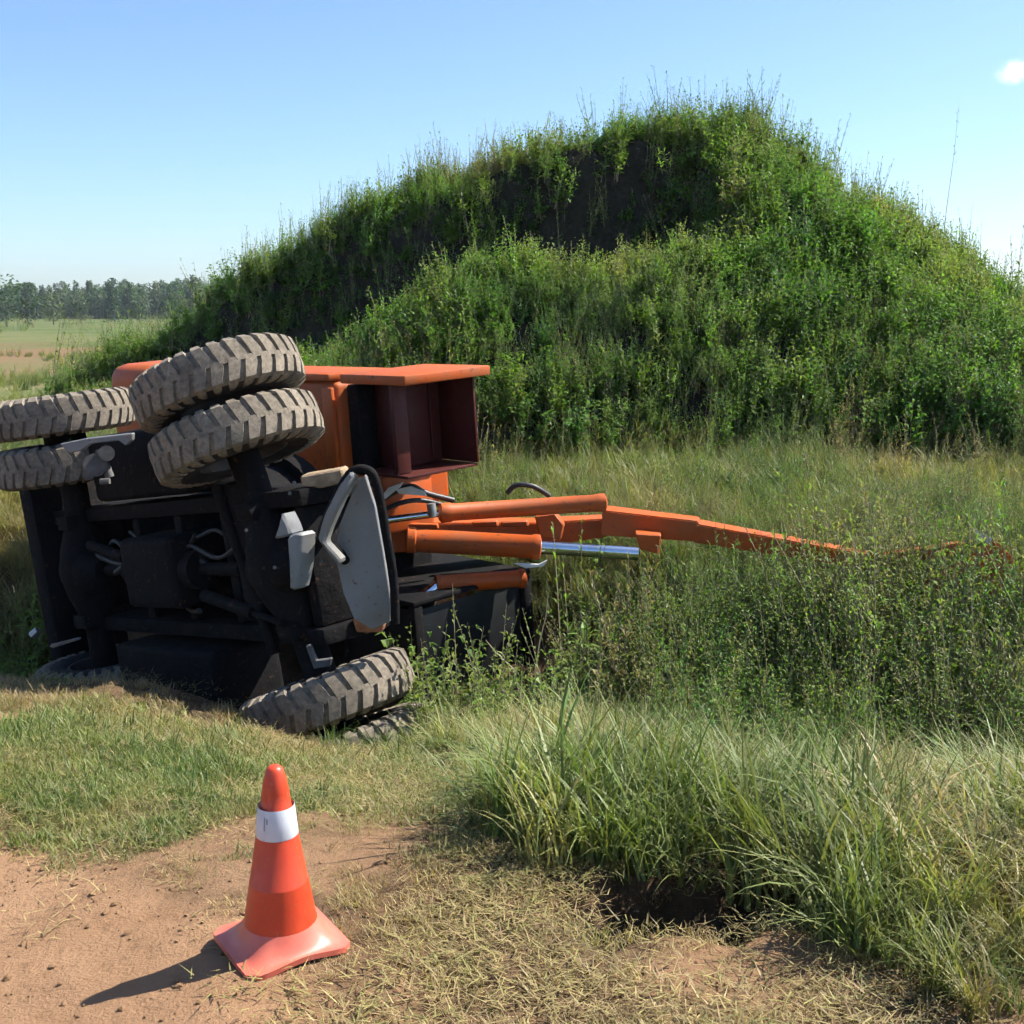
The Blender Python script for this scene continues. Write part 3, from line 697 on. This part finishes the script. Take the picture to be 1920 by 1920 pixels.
# hoses and torn covers on the boom
B().tube([at(700, 950, 9.0), at(735, 925, 9.0), at(770, 912, 9.05), at(800, 925, 9.1), at(850, 938, 9.2)], .022).end('boom_hose', M_HOSE, boom)
B().tube([at(705, 965, 9.0), at(745, 945, 9.0), at(790, 938, 9.05), at(850, 950, 9.2), at(905, 945, 9.3)], .018).end('boom_hose', M_HOSE, boom)
B().slab(face_pts([(716, 930), (728, 914), (756, 904), (750, 914), (735, 925), (722, 936)], 8.95), vf, .02, .003).end('torn_cover', M_WHITE, boom, 30)
B().slab(face_pts([(742, 918), (770, 912), (795, 922), (800, 930), (770, 928), (748, 926)], 8.93), vf, .02, .003).end('torn_cover', M_WHITE, boom, 30)
B().tube([at(950, 925, 9.25), at(968, 910, 9.25), at(1000, 912, 9.25), at(1030, 930, 9.3)], .02).end('boom_hose', M_HOSE, boom)
B().slab(face_pts([(962, 1056), (1010, 1058), (1026, 1050), (1020, 1062), (985, 1066)], 8.9), vf, .02, .003).end('pipe_clip', M_WHITE, boom, 30)
arm = B().beam(at(1132, 975, 9.55), at(1310, 992, 9.4), UPZ, .26, .20, .22, .16); arm.beam(at(1305, 995, 9.4), at(1640, 1052, 8.95), UPZ, .22, .15, .16, .11)
arm = arm.end('arm', M_ORANGE, exc, 40)
B().slab(face_pts([(1190, 1000), (1240, 1003), (1236, 1040), (1200, 1030)], 9.2), vf, .18, .01).end('arm_lug', M_ORANGE, arm, 30)
# bucket at the end of the arm: curved shell with side plates and teeth
bk = at(1800, 1075, 8.8); bx = Vector((.93, -.35, -.12)).normalized(); bz = Vector((.15, .1, .98)); bz = (bz - bx * bz.dot(bx)).normalized(); by = bz.cross(bx)
MB_ = frame(bk, bx, by, bz)
arc = [(math.cos(a) * .36, math.sin(a) * .30) for a in np.linspace(-2.6, 1.1, 14)]
q = B(); Wd = .3
for i in range(13):
    (x0, z0), (x1, z1) = arc[i], arc[i + 1]
    mid = Vector(((x0 + x1) / 2, 0, (z0 + z1) / 2))
    q.slab([MB_ @ Vector((x0, -Wd, z0)), MB_ @ Vector((x1, -Wd, z1)), MB_ @ Vector((x1, Wd, z1)), MB_ @ Vector((x0, Wd, z0))], MB_.to_3x3() @ mid, .025, 0)
bucket = q.end('bucket', M_ORANGE, exc, 50)
for s_ in (-1, 1): B().slab([MB_ @ Vector((x, s_ * Wd, z)) for x, z in arc], MB_.to_3x3() @ Vector((0, s_, 0)), .02, 0).end('bucket_side', M_ORANGE, bucket, 30)
for i in range(4):
    y = -Wd + .06 + i * (2 * Wd - .12) / 3; B().beam(MB_ @ Vector((arc[-1][0], y, arc[-1][1])), MB_ @ Vector((arc[-1][0] - .14, y, arc[-1][1] + .07)), bz, .07, .05, .04, .015, .004).end('bucket_tooth', M_STEEL, bucket)
B().beam(at(1640, 1052, 8.95), bk + bz * .2, UPZ, .12, .10, .10, .08).end('bucket_link', M_ORANGE, exc, 30)

# ------------------------------------------------------------------ traffic cone
cb = Vector((*at(528, 1772, 3.07).xy, 0)); cb.z = float(H(cb.x, cb.y)) + .008
cone = empty('traffic_cone', cb, (rad(1.5), rad(-1), rad(33))); cone.scale = (.93, .93, .93)
tag(cone, 'orange traffic cone with one white band standing on the sandy track', 'traffic cone')
def cone_mat(name, c0, c1):
    m, t, o = new_mat(name); p = N(t, 'ShaderNodeBsdfPrincipled'); n1 = noise(t, 9, 6, .7); n2 = noise(t, 60, 3)
    c = ramp(t, n1, [(.35, c0), (.7, c1)]); c = mix(t, ramp(t, n2, [(.62, (0, 0, 0)), (.75, (.6, .6, .6))]), c, (.30, .2, .12))
    t.links.new(c, p.inputs['Base Color']); p.inputs['Roughness'].default_value = .42; p.inputs['Specular IOR Level'].default_value = .5
    t.links.new(bump(t, n2, .08, .003), p.inputs['Normal']); t.links.new(p.outputs[0], o.inputs[0]); return m
M_CONE = cone_mat('cone_orange', (.50, .042, .012), (.58, .065, .02)); M_CBASE = cone_mat('cone_base_orange', (.56, .12, .075), (.62, .16, .11))
M_BAND = plain('white_reflective_band', (.55, .57, .61), .35, 0, .06, 20)
def lathe(prof, n, name, mat, parent, smooth=40):
    V = []; F = []; m_ = len(prof)
    for k_ in range(n):
        a = k_ * 2 * math.pi / n
        for r, z in prof: V.append((r * math.cos(a), r * math.sin(a), z))
    for k_ in range(n):
        for i in range(m_ - 1): F.append((k_ * m_ + i, ((k_ + 1) % n) * m_ + i, ((k_ + 1) % n) * m_ + i + 1, k_ * m_ + i + 1))
    return link(name, mesh_of(name, V, F, mat, smooth), parent)
HC = .545
body = lathe([(.113, .022), (.108, .05), (.0840, .198), (.0838, .202), (.0822, .204), (.0590, .345), (.054, .362), (.047, .42), (.043, .425), (.0385, .47), (.033, .505), (.026, .528), (.022, .538), (.014, .545), (.0, .546)], 48, 'cone_body', M_CONE, cone)
lathe([(.0600, .342), (.0605, .344), (.0525, .428), (.0515, .430)], 48, 'white_band', M_BAND, cone)
# two grey strokes of print left on the band
V = []; F = []
for (a0, a1, z0, z1) in ((-2.62, -2.56, .372, .412), (-2.48, -2.40, .392, .408)):
    b_ = len(V)
    for z in (z0, z1):
        r_ = .0607 + (z - .344) / (.428 - .344) * (.0525 - .0605) + .0006
        V += [(r_ * math.cos(a0), r_ * math.sin(a0), z), (r_ * math.cos(a1), r_ * math.sin(a1), z)]
    F.append((b_, b_ + 1, b_ + 3, b_ + 2))
link('band_print', mesh_of('band_print', V, F, plain('grey_print', (.22, .23, .26), .6)), cone)
# square flexible base: flares up into the body, corners slightly curled
V = []; F = []; n = 64; rings = 9
for j in range(rings):
    t_ = j / (rings - 1)
    for k_ in range(n):
        a = k_ * 2 * math.pi / n; cs, sn = math.cos(a), math.sin(a)
        sq = .158 / max(abs(cs), abs(sn)); sq = min(sq, .203)
        r_ = .104 * (1 - t_) + sq * t_
        z = .062 * (1 - t_) ** 2.4 + .016 + (max(0, t_ - .5) ** 2) * .07 * max(0, math.cos(a * 1 + 1.5)) ** 6
        V.append((r_ * cs, r_ * sn, z))
for j in range(rings - 1):
    for k_ in range(n): F.append((j * n + k_, (j + 1) * n + k_, (j + 1) * n + (k_ + 1) % n, j * n + (k_ + 1) % n))
b_ = len(V); V += [(x, y, z - .016) for x, y, z in V[(rings - 1) * n:]]
for k_ in range(n): F.append(((rings - 1) * n + k_, b_ + k_, b_ + (k_ + 1) % n, (rings - 1) * n + (k_ + 1) % n))
link('cone_base', mesh_of('cone_base', V, F, M_CBASE, 45), cone)

# ------------------------------------------------------------------ vegetation
# mown verge
x, y = pts(13000, -5.4, 4.4, 1.9, 8.4)
keep = (np.abs(x) < y * .45 + 1.4) & (rng.random(len(x)) > sandm(x, y) * 1.03) & (rng.random(len(x)) > tallm(x, y) * .75)
keep &= rng.random(len(x)) > np.maximum(sstep(.52, .66, fbm(x * 1.5 + 3, y * 1.9, 61)) * .8 * (y < 4.3), .5 * (y < 3.35))
keep &= (rng.random(len(x)) > pitm(x, y) * .9)
keep &= (y < 6.7 + fbm(x * 3, y * 3, 3) * .5) | (x > 0) | (x < -3.9)
x, y = x[keep], y[keep]
gn = fbm(x * 1.3, y * 1.6, 52); g2 = fbm(x * 5, y * 5, 53)
dryness = sstep(4.6, 3.0, y - .15 * x) * .34 + .12 * sstep(3.55, 3.2, y) * sstep(-.7, -.3, x)
tint = .06 + gn * .6 + (g2 - .5) * .9 - dryness - .45 * sstep(5.7, 6.4, y) * sstep(-.6, -1.1, x) + rng.normal(0, .10, len(x))
sc = (.7 + .6 * rng.random(len(x))) * (1 - .4 * sstep(.5, .15, tint)) * (.75 + .5 * sstep(4, 6, y))
scatter('mown_grass', SRC_TURF, put(x, y), tint, sc, 'short trampled yellow-green grass on the verge round the cone', 'grass', .12)
# hay and clippings
x, y = pts(7300, -5.2, 4.4, 1.9, 7.6)
keep = (np.abs(x) < y * .45 + 1.4) & (rng.random(len(x)) > tallm(x, y) * .9) & (rng.random(len(x)) > sandm(x, y) * .96) & (fbm(x * 2.3, y * 2.3, 71) + rng.normal(0, .12, len(x)) > .46) & (pitm(x, y) < .3)
x, y = x[keep], y[keep]
tint = rng.normal(.06, .14, len(x)) + .2 * fbm(x * 2, y * 2, 15)
scatter('hay_clippings', SRC_STRAW, put(x, y, .006), tint, .6 + .7 * rng.random(len(x)), 'dry cut hay scattered over the verge and the edge of the sand', 'hay', .06)
# tall grass
x, y = pts(4600, -1.0, 4.9, 1.9, 7.2)
pit = pitm(x, y) - .25 * rng.random(len(x))
keep = (np.abs(x) < y * .46 + 1.4) & (rng.random(len(x)) < tallm(x, y)) & (rng.random(len(x)) < .35 + .9 * fbm(x * 1.6, y * 1.6, 44)) & (pit < .45)
x, y = x[keep], y[keep]
tint = .53 + (fbm(x * 1.2, y * 1.2, 47) - .5) * .9 + rng.normal(0, .12, len(x))
sc = (.6 + .6 * rng.random(len(x))) * (.7 + .7 * fbm(x * 1.4, y * 1.4, 48)) * (1.05 - .4 * sstep(4.2, 5.2, y)) * (.6 + .4 * sstep(2.9, 3.4, y)) * (.6 + .4 * sstep(.1, .9, tallm(x, y)))
scatter('tall_grass', SRC_TALL, put(x, y), tint, sc, 'tall arching green grass on the ditch edge right of the cone', 'grass', .15)
# weeds on the far bank of the ditch
x, y = pts(2950, -1.2, 6.4, 6.4, 11.0)
keep = (rng.random(len(x)) < sstep(.0, .55, x - np.interp(y, [6.6, 8, 9, 10], [.75, .45, .4, -.2]))) & (rng.random(len(x)) < sstep(.28, .55, fbm(x * 1.3, y * 1.3, 81)) + .12) & (np.abs(x) < y * .45 + 1.4)
keep &= ~((y > 8.55) & (y < 9.9) & (x < .35))
x, y = x[keep], y[keep]
tint = .44 + (fbm(x * 1.3, y * 1.3, 83) - .5) * .9 + rng.normal(0, .16, len(x))
htop = np.interp(y, [6.4, 7.5, 8.5, 8.8, 9.2, 11], [.8, 1.05, 1.0, .85, .5, .42]) * (1 + .3 * sstep(1.4, 2.4, x))
sc = htop * (.6 + .6 * rng.random(len(x)))
scatter('bank_weeds', SRC_DRY, put(x, y), tint, sc, 'grey-green tangled weeds on the far ditch bank below the orange arm', 'weeds', .14)
x, y = pts(1050, .3, 6.2, 6.5, 9.0); keep = (fbm(x * 1.1, y * 1.1, 181) > .5) & (np.abs(x) < y * .45 + 1.4) & (x > np.interp(y, [6.6, 8, 9], [1.0, .7, .6])); x, y = x[keep], y[keep]
scatter('broadleaf_bank_weeds', SRC_WEED, put(x, y), .6 + rng.normal(0, .18, len(x)), .55 + .5 * rng.random(len(x)), 'broad-leaved weeds mixed through the tangle on the far ditch bank', 'weeds', .14, rng.integers(0, 8, len(x)))
# meadow between bank and mound, also behind the machine
x, y = pts(6000, -7.9, 7.9, 9.6, 15.4)
keep = (np.abs(x) < y * .45 + 1.4) & machine_clear(x, y) & (mound(x, y) < .3)
x, y = x[keep], y[keep]
tint = .44 + (fbm(x * .8, y * .8, 85) - .5) * .7 + rng.normal(0, .12, len(x))
scatter('meadow_grass', SRC_TALL, put(x, y), tint, .5 + .5 * rng.random(len(x)), 'rough olive meadow grass between the ditch and the mound', 'grass', .15)
x, y = pts(1950, -7.9, 7.9, 10.2, 15.2)
keep = (np.abs(x) < y * .45 + 1.4) & machine_clear(x, y) & (rng.random(len(x)) < .22 + .9 * sstep(11.8, 13.6, y + (fbm(x * .7, y * .7, 66) - .5) * 3))
x, y = x[keep], y[keep]
tint = .52 + (fbm(x * .8, y * .8, 86) - .5) * 1.3 + rng.normal(0, .2, len(x))
scatter('meadow_weeds', SRC_DRY, put(x, y), tint, .4 + .45 * rng.random(len(x)), 'mixed green and dried weeds at the foot of the mound', 'weeds', .14)
# the mound
x, y = pts(8100, -11.5, 10.2, 12.6, 21.5)
mz = mound(x, y); e = .15
slope = np.hypot((mound(x + e, y) - mound(x - e, y)) / (2 * e), (mound(x, y + e) - mound(x, y - e)) / (2 * e))
yr = np.interp(x, RID[:, 0], RID[:, 1])
keep = (mz > .12) & (np.abs(x) < y * .45 + 2.0) & (y < yr + 1.2) & (rng.random(len(x)) < .25 + fbm(x * .9, y * .9, 95))
bare = hollow(x) * sstep(1.3, 1.9, slope) * sstep(yr - .35, yr - .7, y)
keep &= rng.random(len(x)) > bare * .3
x, y, mz, yr = x[keep], y[keep], mz[keep], yr[keep]
tint = .64 + (fbm(x * .55, y * .55, 97) - .5) * .8 + rng.normal(0, .11, len(x))
sc = (.65 + .6 * rng.random(len(x))) * (.6 + .8 * fbm(x * 1.1, y * 1.1, 99))
idx = rng.integers(0, 8, len(x)); top = (np.abs(y - yr) < 1.0) & (rng.random(len(x)) < .4); idx = np.where(top, rng.integers(8, 11, len(x)), idx)
tint = np.where(top, tint * .85, tint)
scatter('mound_weeds', SRC_WEED, put(x, y), tint, sc, 'lush green weeds covering the earth mound behind the excavator', 'weeds', .14, idx)
x, y = pts(9000, -8, 3.2, 16.4, 20.2); yr = np.interp(x, RID[:, 0], RID[:, 1])
slope = np.hypot((mound(x + e, y) - mound(x - e, y)) / (2 * e), (mound(x, y + e) - mound(x, y - e)) / (2 * e))
keep = (slope > 1.5) & (y < yr) & (rng.random(len(x)) < .24 * sstep(.45, .65, fbm(x * 1.2, y * 1.2, 195)) + .02); x, y = x[keep], y[keep]
scatter('scarp_weeds', SRC_WEED, put(x, y), .95 + rng.normal(0, .1, len(x)), .35 + .3 * rng.random(len(x)), 'weeds tinted dark for shade on the scarp under the mound crest', 'weeds', .2, rng.integers(0, 8, len(x)))  # darkest leaf tint paints in the shade below the crest
print('COUNTS', {o.name: len(o.data.vertices) for o in bpy.data.objects if o.get('kind') == 'stuff'})

# ------------------------------------------------------------------ forest, trees and bushes beyond the field
def tree_pm(kind, h):
    """returns trunk and crown; leaf-clump faces spread through the crown"""
    tr = PM(); cr = PM()
    pts_ = [Vector((U(-.02, .02) * h * i / 5, U(-.02, .02) * h * i / 5, h * (.95 if kind == 'spruce' else .75) * i / 5)) for i in range(6)]
    tr.stem(pts_, h * .018, 0)
    n = 260
    for i in range(n):
        if kind == 'spruce':
            u = R.random() ** 1.1; z = h * (.03 + .97 * u); rr = h * .2 * (1 - u) + .05; a = U(0, 6.28); q = rr * math.sqrt(R.random())
            z += -q * .25; L = h * .085
        else:
            a = U(0, 6.28); v = Vector((U(-1, 1), U(-1, 1), U(-1, 1)))
            while v.length > 1: v = Vector((U(-1, 1), U(-1, 1), U(-1, 1)))
            z = h * (.52 + .46 * v.z); q = math.hypot(v.x, v.y) * h * (.26 + .05 * math.sin(3 * a + h)); a = math.atan2(v.y, v.x); L = h * .085
        p = Vector((q * math.cos(a), q * math.sin(a), z)); d = Vector((math.cos(a) + U(-.6, .6), math.sin(a) + U(-.6, .6), U(-.5, .6)))
        cr.leaf(p, d, Vector((U(-.5, .5), U(-.5, .5), 1)), L * U(.7, 1.4), L * U(.6, 1.0), .2)
    if kind != 'spruce':
        for i in range(5):
            a = U(0, 6.28); b = pts_[2].lerp(pts_[5], R.random()); tr.stem([b, b + Vector((math.cos(a) * h * .12, math.sin(a) * h * .12, h * .14))], h * .008, 0)
    return tr, cr
def whole(kind, h):
    tr, cr = tree_pm(kind, h); pm = PM().merge(cr, (0, 0, 0), 0, 1); b = len(pm.V); pm.V += tr.V; pm.F += [tuple(i + b for i in f) for f in tr.F]; pm.M += [1] * len(tr.F); return pm
M_TREE = foliage_mat('tree_leaf', [(0, (.10, .13, .05)), (.5, (.06, .105, .042)), (1, (.032, .07, .036))], .3)
SRC_TREE = source('tree_kinds', [whole('spruce', 8.5).mesh('tree', [M_TREE, M_BARK]) for _ in range(4)] + [whole('birch', 8).mesh('tree', [M_TREE, M_BARK]) for _ in range(4)])
n = 1100
x = rng.uniform(-150, 40, n); y = rng.uniform(205, 245, n) + np.abs(x + 40) * .12
hh = .52 + .22 * rng.random(n) + .16 * np.exp(-((x + 55) / 16) ** 2)
scatter('forest', SRC_TREE, np.stack([x, y, np.full(n, -.1)], -1), rng.normal(.5, .22, n), hh, 'distant line of dark green forest across the field', 'forest', .02)
x = rng.uniform(-24, -4, 2600); y = rng.uniform(15, 46, 2600); keep = (np.abs(x) < y * .46 + 1.5) & (mound(x, y) < .2) & (fbm(x * .35, y * .2, 64) + rng.normal(0, .1, len(x)) > .5 - .12 * (y < 24)); x, y = x[keep], y[keep]
scatter('field_grass', SRC_TALL, put(x, y), rng.normal(.42, .2, len(x)), .6 + .7 * rng.random(len(x)), 'ragged grass over the near end of the brown field', 'grass', .12)
# low field scrub between ploughed strip and forest
n = 700
x = rng.uniform(-90, 5, n); y = rng.uniform(24, 180, n); keep = (np.abs(x) < y * .46 + 2) & (fbm(x * .12, y * .05, 63) > .42) & ~((y > 27) & (y < 60) & (x < -10)); x, y = x[keep], y[keep]
scatter('field_scrub', SRC_DRY, put(x, y), rng.normal(.5, .2, len(x)), 1.0 + .8 * rng.random(len(x)), 'low scrub and tall weeds scattered over the far field', 'scrub', .05)
def far_tree(px, py, Y, kind, h, name, label, tint):
    p = at(px, py, Y); p.z = float(H(p.x, p.y)) - .03; tr, cr = tree_pm(kind, h)
    o = empty(name, p); tag(o, label, 'tree' if h > 3 else 'bush', 'young trees and bushes in front of the forest')
    a = link('trunk', tr.mesh('trunk', [M_BARK]), o); c_ = link('crown', cr.mesh('crown', [M_TREE]), o); c_['tint'] = tint
for (px, Y, kind, h, nm, lb, tn) in ((12, 120, 'birch', 5.2, 'young_tree', 'rounded young tree in front of the forest beside the left edge of the ploughed strip', .7),
                                     (52, 112, 'birch', 4.4, 'young_tree', 'second rounded young tree before the forest, just right of the tallest one', .6),
                                     (100, 135, 'birch', 3.6, 'young_tree', 'pale small tree standing alone between the paired young trees and the dark spruces', .1),
                                     (150, 150, 'birch', 4.0, 'young_tree', 'low grey-green tree before the forest with pale crown', .3),
                                     (215, 160, 'spruce', 5.5, 'spruce_tree', 'small dark spruce standing clear of the forest edge', .95),
                                     (262, 150, 'birch', 3.8, 'young_tree', 'broad green tree at the forest foot nearest the mound', .45)):
    far_tree(px, 600, Y, kind, h, nm, lb, tn)

# ------------------------------------------------------------------ single plants and stalks one can pick out
def plant(name, pm, loc, label, cat, tint, sc=1, mats=LM, group=None):
    o = link(name, pm.mesh(name, mats)); o.location = loc; o.scale = (sc,) * 3; o['tint'] = tint; return tag(o, label, cat, group)
def gpt(px, py, Y):
    p = at(px, py, Y); return Vector((p.x, p.y, float(H(p.x, p.y))))
plant('weed_plant', clump([d1, w1], 10, .18), gpt(868, 1330, 6.8), 'bushy yellow-green weed standing right of the lower front tyre', 'weed', .38, 1.25)
plant('weed_plant', clump([d2, w2], 6, .14), gpt(778, 1310, 7.6), 'leafy weed poking up between the grey guard plate and the lower cylinder', 'weed', .5, 1.6)
plant('weed_plant', clump([w2, d1], 8, .22), gpt(930, 1330, 6.5), 'low green weed clump in front of the dark ditch hole', 'weed', .45, .8)
plant('weed_plant', clump([d1, d3], 6, .14), gpt(1100, 1150, 8.3), 'tall grey weed rising against the blue-grey piston rod', 'weed', .55, 1.7)
plant('weed_plant', clump([d1, d1, d2], 8, .2), gpt(1060, 1200, 7.7), 'dense grey-green weed at the right rim of the dark ditch hole', 'weed', .5, 1.3)
for (a_, Y_, sc_, tn_, lb_) in ((822, 6.75, .9, .42, 'slender weed with small leaves close to the right of the bushy one by the tyre'), (905, 6.9, 1.1, .55, 'leafy weed standing before the black cab panel'), (955, 6.7, .8, .35, 'short dry weed at the foot of the bare leaning stalk'), (1010, 7.0, 1.2, .5, 'tall leafy weed by the foot of the steep bare stalk'), (1045, 6.6, .9, .6, 'broad green weed on the near ditch rim where tall grass begins'), (885, 7.25, 1.45, .6, 'tallest leafy weed in front of the black cab, just below the lower cylinder'), (985, 7.3, 1.5, .45, 'tall pale weed hiding the far corner of the black cab')):
    plant('weed_plant', clump([d1, w1, d2], 6, .14), gpt(a_, 1320, Y_), lb_, 'weed', tn_, sc_)
plant('weed_plant', clump([w1, d1], 6, .22), gpt(35, 1150, 9.9), 'sunlit green weed clump behind the rear bumper of the machine', 'weed', .5, 1.2)
plant('weed_plant', clump([w1, w2], 6, .22), gpt(-10, 1250, 9.3), 'dark weed clump under the rear tyre of the machine', 'weed', .6, 1.0)
for (a, b, c_, d_, Y, lb) in ((1000, 1290, 1030, 1110, 7.6, 'bare pale stalk rising steeply in front of the dark ditch'), (985, 1275, 910, 1200, 7.5, 'bare stalk leaning left in front of the dark ditch')):
    p0 = at(a, b, Y); p1 = at(c_, d_, Y + .1); pm = PM(); q = [p0.lerp(p1, i / 4) + Vector((U(-.01, .01), 0, -.25 * (i == 0))) for i in range(5)]; pm.stem([v - p0 for v in q], .009, 1)
    o = link('dry_stalk', pm.mesh('dry_stalk', LM)); o.location = p0; tag(o, lb, 'stalk')
p0 = at(1768, 420, 17.9); p0.z = float(H(p0.x, p0.y)); pm = PM(); pm.stem([Vector((0, 0, -.1)), Vector((.04, 0, .7)), Vector((.1, 0, 1.4)), Vector((.13, 0, 2.1))], .006, 1)
for i in range(14): pm.leaf(Vector((.1 + U(-.01, .04), 0, U(1.2, 2.1))), Vector((U(-1, 1), U(-1, 1), 1)), Vector((0, 0, 1)), .05, .012, .1)
o = link('dry_stalk', pm.mesh('dry_stalk', LM)); o.location = p0; o['tint'] = .1; tag(o, 'very tall thin dry stalk against the sky on the right shoulder of the mound', 'stalk')
# clods and stones on the track
def stone_mesh(i):
    b = bmesh.new(); bmesh.ops.create_icosphere(b, subdivisions=1, radius=1)
    for v in b.verts: v.co *= U(.7, 1.2); v.co.z *= .6
    me = bpy.data.meshes.new('clod'); b.to_mesh(me); b.free(); me.materials.append(M_CLOD); return me
M_CLOD = plain('sandy_clod', (.2, .12, .065), .95, 0, .3, 20, .1)
SRC_CLOD = source('clod_kinds', [stone_mesh(i) for i in range(5)])
x, y = pts(2600, -2.2, 2.0, 2.2, 4.6); keep = (rng.random(len(x)) < .25 + .75 * sandm(x, y)) & (tallm(x, y) < .3) & (fbm(x * 3, y * 3, 19) > .4); x, y = x[keep], y[keep]
scatter('soil_clods', SRC_CLOD, put(x, y, .002), np.full(len(x), .5), .003 + .011 * rng.random(len(x)) ** 3, 'small crumbs of sandy soil on the track', 'soil', .5)

# ------------------------------------------------------------------ air
b = bmesh.new(); bmesh.ops.create_cube(b, size=1)
for v in b.verts: v.co = Vector((v.co.x * 1500, 440 + v.co.y * 950, 4.5 + v.co.z * 15))
me = bpy.data.meshes.new('haze'); b.to_mesh(me); b.free()
m, t, o = new_mat('haze_air'); pv = N(t, 'ShaderNodeVolumePrincipled'); pv.inputs['Color'].default_value = (.8, .9, 1, 1); pv.inputs['Density'].default_value = .0003
t.links.new(pv.outputs[0], o.inputs['Volume']); me.materials.append(m)
tag(link('haze', me), 'thin summer haze over the field', 'haze', kind='stuff')
